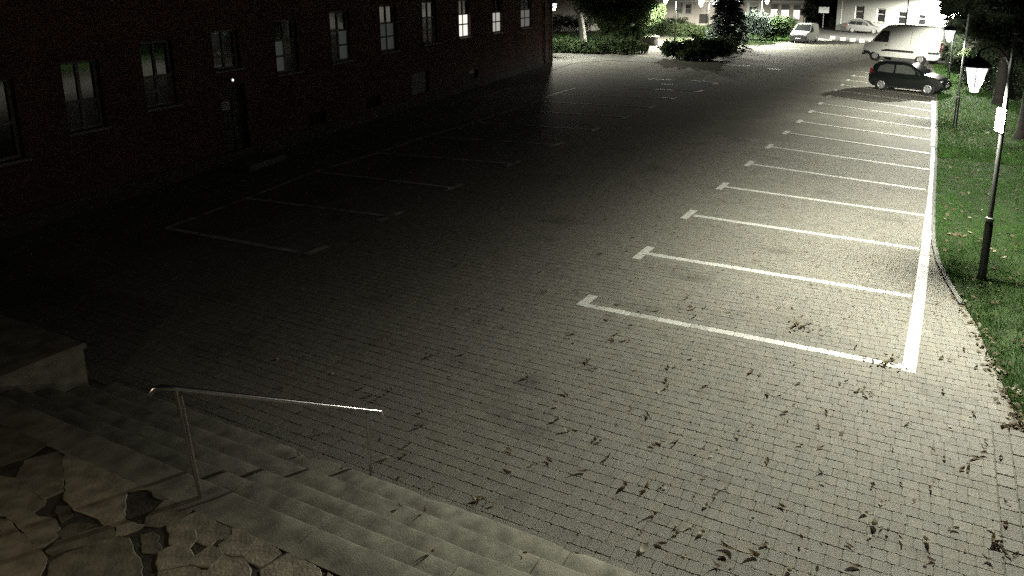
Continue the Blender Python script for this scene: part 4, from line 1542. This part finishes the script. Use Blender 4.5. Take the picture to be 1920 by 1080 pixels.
# road sign in the gap
rs = gp(1542, 54)
rsg = empty('road_sign', rs, math.radians(10), 'white rectangular road sign on a post in the dark gap between the buildings', 'sign')
zt_ = None
mb = MB(); mb.tube([(0, 0.03, 0), (0, 0.03, 2.75)], .045, 8, M['galv']); mb.build('post', None, rsg, smooth=True)
mb = MB(); mb.box(-.62, .62, -.02, .01, 1.98, 2.72, M['white_metal'], .01); mb.build('board', None, rsg)
mb = MB()
mb.add([(-.2, -.023, 2.25), (.12, -.023, 2.42), (.12, -.023, 2.36), (.34, -.023, 2.5), (.16, -.023, 2.56), (.16, -.023, 2.5), (-.2, -.023, 2.33)], [(0, 1, 6), (1, 5, 6), (2, 3, 4)], M['galv'])
mb.build('arrow_mark', None, rsg)


# ================================================================== VEHICLES
class Car:
    def __init__(s, L, W, top, z0, belt, roof_r, label, cat, name, body, loc, rz, endk=0.16):
        s.L, s.W, s.top, s.z0, s.belt, s.rr = L, W, sorted(top), z0, belt, roof_r
        s.H = max(p_[1] for p_ in top)
        s.endk = endk
        s.root = empty(name, loc, rz, label, cat)
        s.body_m = body
        s.mk_body()

    def zt(s, x):
        return float(np.interp(x, [p_[0] for p_ in s.top], [p_[1] for p_ in s.top]))

    def hw(s, x, z):
        e = 1 - s.endk * abs(2 * x / s.L) ** 5
        w = s.W / 2 * e
        if z > s.belt:
            w *= 1 - (1 - s.rr) * (z - s.belt) / (s.H - s.belt)
        else:
            w *= 1 - 0.05 * ((s.belt - z) / (s.belt - s.z0)) ** 2
        return w

    def mk_body(s):
        xs = sorted(set([p_[0] for p_ in s.top] + list(np.linspace(-s.L / 2, s.L / 2, 34))))
        mb_ = MB()
        V = []
        for x in xs:
            t_ = s.zt(x)
            z0 = s.z0 + 0.16 * max(0, abs(2 * x / s.L) - .86) / .14
            bl_ = min(s.belt, t_ - 0.07)
            half = [(0, z0), (s.hw(x, z0) * .9, z0), (s.hw(x, z0 + .06), z0 + .06), (s.hw(x, (z0 + bl_) / 2) + .012, (z0 + bl_) / 2), (s.hw(x, bl_), bl_)]
            zz = bl_ + (t_ - bl_) * .5
            half += [(s.hw(x, zz), zz)]
            half += [(s.hw(x, t_ - .05), t_ - .05), (s.hw(x, t_) - .035, t_ - .018), (s.hw(x, t_) * .8, t_), (0, t_ + .012)]
            V.append(half)
        m_ = len(V[0])
        verts = []
        for x, hf in zip(xs, V):
            verts += [(x, -y_, z_) for (y_, z_) in hf] + [(x, y_, z_) for (y_, z_) in reversed(hf[1:-1])]
        n = 2 * m_ - 2
        f = []
        for i in range(len(xs) - 1):
            for k in range(n):
                q_ = (k + 1) % n
                f.append((i * n + k, i * n + q_, (i + 1) * n + q_, (i + 1) * n + k))
        f.append(tuple(range(n)))
        f.append(tuple((len(xs) - 1) * n + k for k in range(n)))
        mb_.add(verts, f, s.body_m)
        mb_.build('body', None, s.root, smooth=True, angle=40)

    def side_poly(s, pts, material, name, off=0.008, both=True, parent=None, label=None):
        for sd in ((1, -1) if both else (1,)):
            mb_ = MB()
            # fan over a refined outline
            P = []
            for i in range(len(pts)):
                a, b_ = pts[i], pts[(i + 1) % len(pts)]
                for j in range(4):
                    P.append((a[0] + (b_[0] - a[0]) * j / 4, a[1] + (b_[1] - a[1]) * j / 4))
            c = (sum(p_[0] for p_ in P) / len(P), sum(p_[1] for p_ in P) / len(P))
            v = [(c[0], sd * (s.hw(*c) + off), c[1])] + [(p_[0], sd * (s.hw(*p_) + off), p_[1]) for p_ in P]
            n = len(P)
            mb_.add(v, [(0, 1 + k, 1 + (k + 1) % n) for k in range(n)], material)
            mb_.build(name, None, parent or s.root, smooth=True)

    def top_panel(s, x0, x1, material, name, yk=0.86, off=0.012, parent=None):
        mb_ = MB()
        nx, ny = 8, 9
        v = []
        for i in range(nx):
            x = x0 + (x1 - x0) * i / (nx - 1)
            t_ = s.zt(x)
            for j in range(ny):
                k = (j / (ny - 1) * 2 - 1)
                y_ = k * s.hw(x, t_) * yk
                v.append((x, y_, t_ + off + .012 * (1 - abs(k)) - .02 * max(0, abs(k) - .8)))
        f = [(i * ny + j, i * ny + j + 1, (i + 1) * ny + j + 1, (i + 1) * ny + j) for i in range(nx - 1) for j in range(ny - 1)]
        mb_.add(v, f, material)
        return mb_.build(name, None, parent or s.root, smooth=True)

    def wheels(s, xs, r_, w=0.2, rim_k=0.66, spokes=5):
        for x in xs:
            for sd in (1, -1):
                y0 = s.hw(x, r_)
                ar = MB()
                ar.lathe([(r_ + .055, y0 - .06), (r_ + .055, y0 + .004), (r_ + .01, y0 + .008)], 24, M['trim'], (x, 0, r_ + .01), 'y')
                if sd < 0:
                    ar.v = [(a, -b_, c) for a, b_, c in ar.v]
                ar.build('wheel_arch', None, s.root, smooth=True)
                wh = MB()
                wh.lathe([(r_ * .6, y0 - w), (r_ * .97, y0 - w + .01), (r_, y0 - w + .03), (r_, y0 - .01), (r_ * .95, y0 + .018), (r_ * rim_k, y0 + .022)], 26, M['tyre'], (x, 0, r_), 'y')
                if sd < 0:
                    wh.v = [(a, -b_, c) for a, b_, c in wh.v]
                wo = wh.build('wheel', None, s.root, smooth=True)
                rm = MB()
                rm.lathe([(r_ * rim_k, y0 + .024), (r_ * rim_k * .93, y0 + .030), (r_ * rim_k * .86, y0 + .024)], 24, M['rim'], (x, 0, r_), 'y')
                rm.lathe([(r_ * .16, y0 + .02), (r_ * .14, y0 + .036), (.01, y0 + .038)], 12, M['rim'], (x, 0, r_), 'y')
                for k in range(spokes):
                    an = k * math.tau / spokes + .3
                    d_ = Vector((math.cos(an), 0, math.sin(an)))
                    e = Vector((-math.sin(an), 0, math.cos(an))) * r_ * .085
                    a = Vector((x, y0 + .031, r_))
                    q_ = [a + d_ * r_ * .1 + e, a + d_ * r_ * rim_k * .95 + e * 1.4, a + d_ * r_ * rim_k * .95 - e * 1.4, a + d_ * r_ * .1 - e]
                    rm.add([tuple(p_) for p_ in q_], [(0, 1, 2, 3)], M['rim'])
                if sd < 0:
                    rm.v = [(a, -b_, c) for a, b_, c in rm.v]
                rm.build('rim', None, wo)

    def box(s, name, x0, x1, y0, y1, z0, z1, material, bev=0.01, mirror=False, parent=None):
        for sd in ((1, -1) if mirror else (1,)):
            mb_ = MB()
            a, b_ = (y0, y1) if sd > 0 else (-y1, -y0)
            mb_.box(x0, x1, a, b_, z0, z1, material, bev)
            mb_.build(name, None, parent or s.root)

    def mirrors(s, x, z, m_=None):
        for sd in (1, -1):
            mb_ = MB()
            y0 = s.hw(x, z)
            mb_.box(x - .06, x + .05, sd * (y0 + .02) if sd > 0 else -(y0 + .20), sd * (y0 + .20) if sd > 0 else -(y0 + .02), z, z + .15, m_ or s.body_m, .02)
            mb_.build('wing_mirror', None, s.root)


# dark hatchback, nose to the kerb
hb_c = gp(1703, 171)
hb = Car(4.0, 1.66, [(-2.0, .62), (-1.97, .95), (-1.78, 1.28), (-1.55, 1.44), (-1.2, 1.485), (-.2, 1.50), (.25, 1.44), (.72, 1.16), (.98, .99), (1.35, .93), (1.75, .80), (1.93, .66), (2.0, .5)],
         .19, .92, .80, 'black five door hatchback parked nose to the grass', 'car', 'parked_car', M['car_black'], hb_c, math.radians(-16))
hb.root.scale = (.92, .94, .97)
hb.wheels((-1.22, 1.24), .305)
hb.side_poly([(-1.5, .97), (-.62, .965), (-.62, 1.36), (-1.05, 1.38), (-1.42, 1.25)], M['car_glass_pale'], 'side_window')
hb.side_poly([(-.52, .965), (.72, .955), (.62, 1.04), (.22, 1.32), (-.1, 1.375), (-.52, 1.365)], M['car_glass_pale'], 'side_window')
hb.top_panel(.24, .95, M['car_glass'], 'windscreen', .88)
hb.top_panel(-1.93, -1.62, M['car_glass'], 'rear_window', .82)
hb.mirrors(.66, .98)
hb.box('headlight', 1.70, 1.90, .46, .72, .62, .74, M['lens'], .03, True)
hb.box('fog_lamp', 1.86, 1.965, .5, .64, .36, .45, M['lens'], .02, True)
hb.box('grille', 1.90, 1.985, -.38, .38, .48, .62, M['trim'], .01)
hb.box('bumper_intake', 1.93, 1.99, -.5, .5, .27, .40, M['trim'], .01)
hb.box('number_plate', 1.98, 2.005, -.26, .26, .42, .53, M['white_metal'], .004)
hb.box('tail_light', -1.93, -1.76, .60, .74, .78, 1.12, M['redlens'], .02, True)
hb.box('high_brake_lamp', -1.66, -1.60, -.12, .12, 1.435, 1.465, M['lens'], .005)
hb.box('door_handle', -.70, -.54, hb.hw(-.6, .84) + .001, hb.hw(-.6, .84) + .02, .82, .85, M['car_black'], .004, True)
hb.box('door_handle', .0, .16, hb.hw(0, .84) + .001, hb.hw(0, .84) + .02, .82, .85, M['car_black'], .004, True)
hb.box('sill_trim', -.88, .9, hb.hw(0, .24) - .02, hb.hw(0, .24) + .016, .20, .27, M['trim'], .01, True)

# white panel van, nose to the aisle
vc = gp(1697, 116)
van = Car(5.4, 2.0, [(-2.7, .6), (-2.69, 2.2), (-2.62, 2.36), (-2.4, 2.44), (0.6, 2.46), (1.05, 2.40), (1.4, 2.16), (1.88, 1.54), (2.1, 1.30), (2.45, 1.14), (2.62, .95), (2.7, .6)],
          .28, 1.25, .84, 'big white high roof panel van parked beside the black hatchback', 'van', 'panel_van', M['car_white'], vc, math.radians(180 - 23), endk=.1)
van.root.scale = (1.05, 1.05, 1.05)
van.wheels((-1.45, 1.72), .34, .24, .6, 6)
van.side_poly([(.82, 1.28), (1.72, 1.28), (1.9, 1.36), (1.42, 1.98), (1.28, 2.04), (.82, 2.04)], M['car_glass'], 'side_window')
van.side_poly([(-.98, .70), (.98, .70), (1.25, .66), (1.25, .78), (.9, .84), (-.98, .84)], M['trim'], 'side_moulding', .026)
van.side_poly([(-2.62, .72), (-1.95, .72), (-1.95, .84), (-2.62, .84)], M['trim'], 'side_moulding', .026)
for xx in (.74, -.72, -2.5):
    van.side_poly([(xx, .5), (xx + .015, .5), (xx + .015, 2.2), (xx, 2.2)], M['trim'], 'door_gap', .012)
van.top_panel(1.42, 1.98, M['car_glass'], 'windscreen', .9)
van.mirrors(1.62, 1.32, M['trim'])
van.box('headlight', 2.36, 2.6, .62, .88, .84, 1.06, M['lens'], .03, True)
van.box('front_bumper', 2.46, 2.73, -.88, .88, .34, .62, M['trim'], .04)
van.side_poly([(2.05, .34), (2.6, .44), (2.62, .66), (2.12, .62)], M['trim'], 'bumper_corner', .012)
van.box('grille', 2.58, 2.70, -.5, .5, .72, .90, M['trim'], .02)
van.box('number_plate', 2.72, 2.74, -.26, .26, .42, .53, M['white_metal'], .004)
van.box('tail_light', -2.705, -2.64, .8, .92, .9, 1.5, M['redlens'], .01, True)
van.box('rear_bumper', -2.76, -2.6, -.9, .9, .34, .55, M['trim'], .03)
van.box('door_handle', .86, 1.02, van.hw(.9, 1.1) + .002, van.hw(.9, 1.1) + .03, 1.08, 1.13, M['trim'], .005, True)

# silver estate car on the road
ec = gp(1624.5, 62.5)
es = Car(4.7, 1.78, [(-2.35, .6), (-2.3, .95), (-2.12, 1.28), (-1.9, 1.42), (-1.3, 1.475), (-.2, 1.47), (.2, 1.40), (.78, 1.06), (.98, .98), (1.6, .90), (2.15, .74), (2.35, .5)],
         .2, .90, .78, 'silver estate car parked in front of the white house', 'car', 'parked_car', M['car_silver'], ec, math.radians(-24))
es.wheels((-1.35, 1.38), .33)
es.side_poly([(-2.0, 1.02), (-1.0, .95), (-1.0, 1.34), (-1.7, 1.33)], M['car_glass'], 'side_window')
es.side_poly([(-.94, .95), (-.12, .95), (-.12, 1.35), (-.94, 1.35)], M['car_glass'], 'side_window')
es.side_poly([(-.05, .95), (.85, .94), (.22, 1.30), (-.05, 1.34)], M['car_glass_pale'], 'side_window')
es.top_panel(.24, .95, M['car_glass'], 'windscreen', .88)
es.top_panel(-2.26, -2.0, M['car_glass'], 'rear_window', .82)
es.mirrors(.72, .96)
es.box('tail_light', -2.28, -2.1, .62, .80, .75, 1.0, M['redlens'], .02, True)
es.box('headlight', 1.9, 2.2, .5, .76, .62, .74, M['lens'], .03, True)
es.box('number_plate', -2.37, -2.33, -.26, .26, .7, .81, M['white_metal'], .004)
es.box('roof_rail', -1.7, .0, .52, .56, 1.475, 1.51, M['galv'], .008, True)

# small pale van seen from the front
sc_ = gp(1508, 79)
sv = Car(4.2, 1.82, [(-2.1, .6), (-2.08, 1.6), (-2.0, 1.80), (-1.7, 1.86), (.1, 1.88), (.45, 1.80), (1.15, 1.20), (1.3, 1.12), (1.85, .98), (2.02, .84), (2.1, .5)],
         .22, 1.05, .80, 'small pale grey van seen from the front beside the shrubs', 'van', 'small_van', M['car_grey'], sc_, math.atan2(-1.0, -0.13), endk=.1)
sv.root.scale = (.93, .93, .93)
sv.wheels((-1.3, 1.32), .31)
sv.top_panel(.46, 1.2, M['car_glass'], 'windscreen', .9)
sv.side_poly([(.05, 1.1), (1.0, 1.1), (.5, 1.66), (.05, 1.7)], M['car_glass'], 'side_window')
sv.mirrors(.92, 1.08, M['trim'])
sv.box('headlight', 1.78, 2.0, .56, .80, .80, 1.0, M['lens'], .03, True)
sv.box('grille', 1.94, 2.09, -.5, .5, .66, .84, M['trim'], .02)
sv.box('front_bumper', 1.9, 2.14, -.84, .84, .24, .78, M['trim'], .05)
sv.box('number_plate', 2.14, 2.16, -.26, .26, .42, .54, M['white_metal'], .004)
sv.box('badge', 2.03, 2.07, -.06, .06, .86, .93, M['rim'], .01)


# ================================================================== FALLEN LEAVES
def leaf_mesh(name, L, W, curl, twist, fold, material):
    nu, nv = 7, 3
    v, f = [], []
    for i in range(nu):
        t_ = i / (nu - 1)
        wv = W * (math.sin(math.pi * min(1, t_ * .93 + .05)) ** .8) * (1 - .25 * t_)
        ang = curl * (t_ - .4)
        x = L * (t_ - .5) * (1 - .22 * abs(curl))
        z = abs(curl) * L * .42 * (t_ - .42) ** 2 * 2.2
        tw_ = twist * (t_ - .5)
        for j in range(nv):
            k = j / (nv - 1) * 2 - 1
            y_ = k * wv / 2
            zz = fold * abs(k) * wv * .3
            v.append((x, y_ * math.cos(tw_) - zz * math.sin(tw_), z + y_ * math.sin(tw_) + zz * math.cos(tw_)))
    for i in range(nu - 1):
        for j in range(nv - 1):
            f.append((i * nv + j, i * nv + j + 1, (i + 1) * nv + j + 1, (i + 1) * nv + j))
    v.append((-L * .5 - L * .28, L * .05, 0.004))
    v.append((-L * .5, .002, v[1][2]))
    v.append((-L * .5, -.002, v[1][2]))
    n = len(v)
    f.append((n - 3, n - 2, n - 1))
    mn = min(p_[2] for p_ in v)
    me = bpy.data.meshes.new(name)
    me.from_pydata([(a, b_, c - mn) for a, b_, c in v], [], f)
    me.materials.append(material)
    for p_ in me.polygons:
        p_.use_smooth = True
    return me


DARK = [leaf_mesh('fallen_leaf', .10 + .012 * k, .045 + .006 * (k % 3), .5 + .3 * k % 1.5, .6 * (k % 3 - 1), .5 + .22 * (k % 4), M['dryleaf']) for k in range(7)]
PALE = [leaf_mesh('pale_leaf', .10 + .012 * k, .05 + .006 * (k % 3), .4 + .4 * k % 1.4, .5 * (k % 3 - 1), .35 + .25 * (k % 3), M['dryleaf_pale']) for k in range(4)]
n_leaf = 0


def leaf(x, y, z, pale, label, group, s_=None, tilt=0.12):
    global n_leaf
    me = (PALE if pale else DARK)[rng.randrange(4 if pale else 7)]
    o = bpy.data.objects.new('fallen_leaf', me)
    COL.objects.link(o)
    k = (s_ or rng.uniform(.75, 1.35)) * .76
    o.scale = (k, k, k)
    o.location = (x, y, z + 0.003)
    o.rotation_euler = (rng.gauss(0, tilt), rng.gauss(0, tilt), rng.uniform(0, math.tau))
    tag(o, label, 'leaf', group)
    n_leaf += 1
    return o


LB_ = ('curled dark dry leaf lying on the grey paving of the lot', 'dark leaves scattered on the paving')
LP_ = ('pale dry leaf lying on the grey paving of the lot', 'pale leaves scattered on the paving')
HAND = [(955, 880, 0, 1.7), (955, 845, 0, 1.6), (1240, 830, 1, 1.5), (1270, 828, 0, 1.2), (1115, 825, 0, 1.1), (1062, 808, 0, 1.2), (1140, 858, 0, 1.1), (1320, 895, 0, 1.2),
        (1090, 885, 0, 1.3), (1170, 912, 0, 1.3), (1212, 915, 0, 1.3), (1500, 835, 1, 1.1), (1365, 1028, 0, 1.5), (1412, 1040, 0, 1.6), (1360, 1042, 0, 1.1), (1432, 1022, 0, 1.2),
        (1208, 1028, 1, 1.9), (1652, 943, 0, 1.2), (1738, 1015, 1, 1.3), (1870, 1018, 0, 1.5), (1862, 1012, 0, 1.3), (1888, 945, 0, 1.3), (1640, 985, 1, 1.5), (1345, 1062, 0, 1.1),
        (1467, 950, 0, 1.2), (1385, 820, 1, 1.1), (1470, 775, 0, 1.1), (1440, 740, 0, 1.0), (1408, 698, 0, 1.3), (1575, 720, 0, 1.1), (1690, 908, 0, .9), (1804, 880, 0, 1.2), (1828, 858, 0, 1.2),
        (900, 935, 0, 1.2), (896, 938, 0, 1.1), (985, 710, 0, 1.3), (1040, 790, 0, 1.2), (1050, 783, 1, 1.1), (1080, 805, 0, 1.1), (1115, 690, 0, 1.0), (1060, 740, 0, 1.2), (1300, 640, 0, 1.1),
        (1248, 715, 0, 1.3), (1252, 690, 0, 1.2), (1250, 728, 0, 1.1), (1100, 680, 0, 1.2), (1105, 675, 0, 1.0), (1300, 580, 0, 1.3), (1295, 575, 0, 1.1), (1160, 572, 0, 1.0), (1075, 627, 0, 1.3),
        (1148, 638, 0, 1.2), (1155, 628, 0, 1.1), (1170, 640, 0, 1.0), (1030, 865, 0, 1.1), (725, 860, 1, 1.1), (760, 855, 0, 1.2), (690, 905, 0, 1.0), (1215, 780, 0, 1.1), (1180, 640, 0, 1.1),
        (870, 665, 0, 1.1), (805, 670, 0, 1.2), (790, 800, 0, 1.1), (1390, 550, 0, 1.0), (1485, 578, 0, 1.1), (1588, 712, 1, 1.0), (1770, 860, 1, .9), (1815, 880, 0, 1.1), (1700, 795, 0, .9), (1768, 735, 0, 1.1),
        (1765, 672, 0, 1.4), (1780, 676, 0, 1.1), (1830, 690, 0, 1.1), (1745, 1050, 0, 1.2), (1852, 1050, 0, 1.2), (1790, 992, 0, 1.3), (1885, 985, 0, 1.2), (1538, 885, 0, 1.0), (1225, 965, 0, 1.2),
        (1270, 1000, 0, 1.2), (1315, 1000, 1, 1.2), (1240, 1020, 0, 1.1), (1600, 1062, 0, 1.2), (1480, 1070, 1, 1.3)]
for (a, b_, pl_, k) in HAND:
    p_ = gp(a, b_, .005)
    pl_ = pl_ or rng.random() < .28
    leaf(p_.x, p_.y, 0.002, pl_, *(LP_ if pl_ else LB_), s_=k)
for _ in range(115):
    y = -4.6 + 8.5 * rng.random() ** 1.4
    x = rng.uniform(-6.5, min(0.95, kerb_x(y) - .15))
    pl_ = rng.random() < .36
    leaf(x, y, 0.002, pl_, *(LP_ if pl_ else LB_), s_=rng.uniform(.5, 1.1))
for (a, b_, n, sx_, sy_, nm) in ((1500, 614, 22, .16, .10, 'far heap of dry leaves in the first bay'), (1655, 678, 26, .17, .10, 'heap of dry leaves on the corner of the white lines'), (1624, 735, 9, .07, .04, 'small clump of pale leaves below the first bay'),
                            (1850, 842, 7, .14, .09, 'clump of leaves by the grass corner'), (1645, 985, 4, .09, .07, 'clump of pale leaves near the bottom'), (1872, 1018, 4, .10, .08, 'clump of leaves by the sett walkway')):
    c = gp(a, b_)
    for k in range(n):
        leaf(c.x + rng.gauss(0, sx_), c.y + rng.gauss(0, sy_), .002 + .012 * rng.random(), rng.random() < .6, 'dry leaf lying in the ' + nm, nm, s_=rng.uniform(.7, 1.2), tilt=.16)
for (a, b_, z_) in ((750, 952, .30), (797, 960, .30), (985, 1038, .30), (560, 855, .15), (575, 880, .15), (812, 1035, .6), (640, 880, .3)):
    p_ = gp(a, b_, z_)
    leaf(p_.x, p_.y, z_ + .004, 0, 'small dark dry leaf lying on the stone steps', 'leaves on the stone steps', s_=.8)
# leaves along the kerb and on the grass: nobody could count them
mb = MB()
for _ in range(800):
    y = -0.9 + 26 * rng.random() ** 2.4
    e = rng.random()
    x = kerb_x(y) + (rng.gauss(0.0, .075) if e < .55 and y < 3 else rng.uniform(.02, 3.0))
    L = rng.uniform(.03, .055) * (1 if y < 6 else 1.5)
    a = rng.uniform(0, math.tau)
    u_, v_ = Vector((math.cos(a), math.sin(a), rng.gauss(0, .3))) * L, Vector((-math.sin(a), math.cos(a), rng.gauss(0, .5))) * L * .5
    p_ = Vector((x, y, .05 if x > kerb_x(y) else .015))
    mb.add([tuple(p_ - u_), tuple(p_ - v_), tuple(p_ + u_), tuple(p_ + v_)], [(0, 1, 2, 3)], M['dryleaf_pale'] if rng.random() < .3 else M['dryleaf'])
o = mb.build('leaf_litter')
o['kind'] = 'stuff'
mb = MB()
for k_ in range(430):
    if k_ < 160:
        x = rng.uniform(-7.5, -1.8)
        y = -4.83 + abs(rng.gauss(0, .04))
        L = rng.uniform(.012, .035)
    else:
        y = -4.6 + 11 * rng.random() ** 1.2
        x = rng.uniform(-7.8, kerb_x(y) - .1)
        L = rng.uniform(.012, .032)
    a = rng.uniform(0, math.tau)
    u_, v_ = Vector((math.cos(a), math.sin(a), rng.gauss(0, .3))) * L, Vector((-math.sin(a), math.cos(a), rng.gauss(0, .5))) * L * .6
    p_ = Vector((x, y, .012))
    mb.add([tuple(p_ - u_), tuple(p_ - v_), tuple(p_ + u_), tuple(p_ + v_)], [(0, 1, 2, 3)], M['dryleaf_pale'] if rng.random() < .4 else M['dryleaf'])
o = mb.build('leaf_crumbs')
o['kind'] = 'stuff'
print('pavers', NP_, 'leaves', n_leaf, 'objects', len(bpy.data.objects))
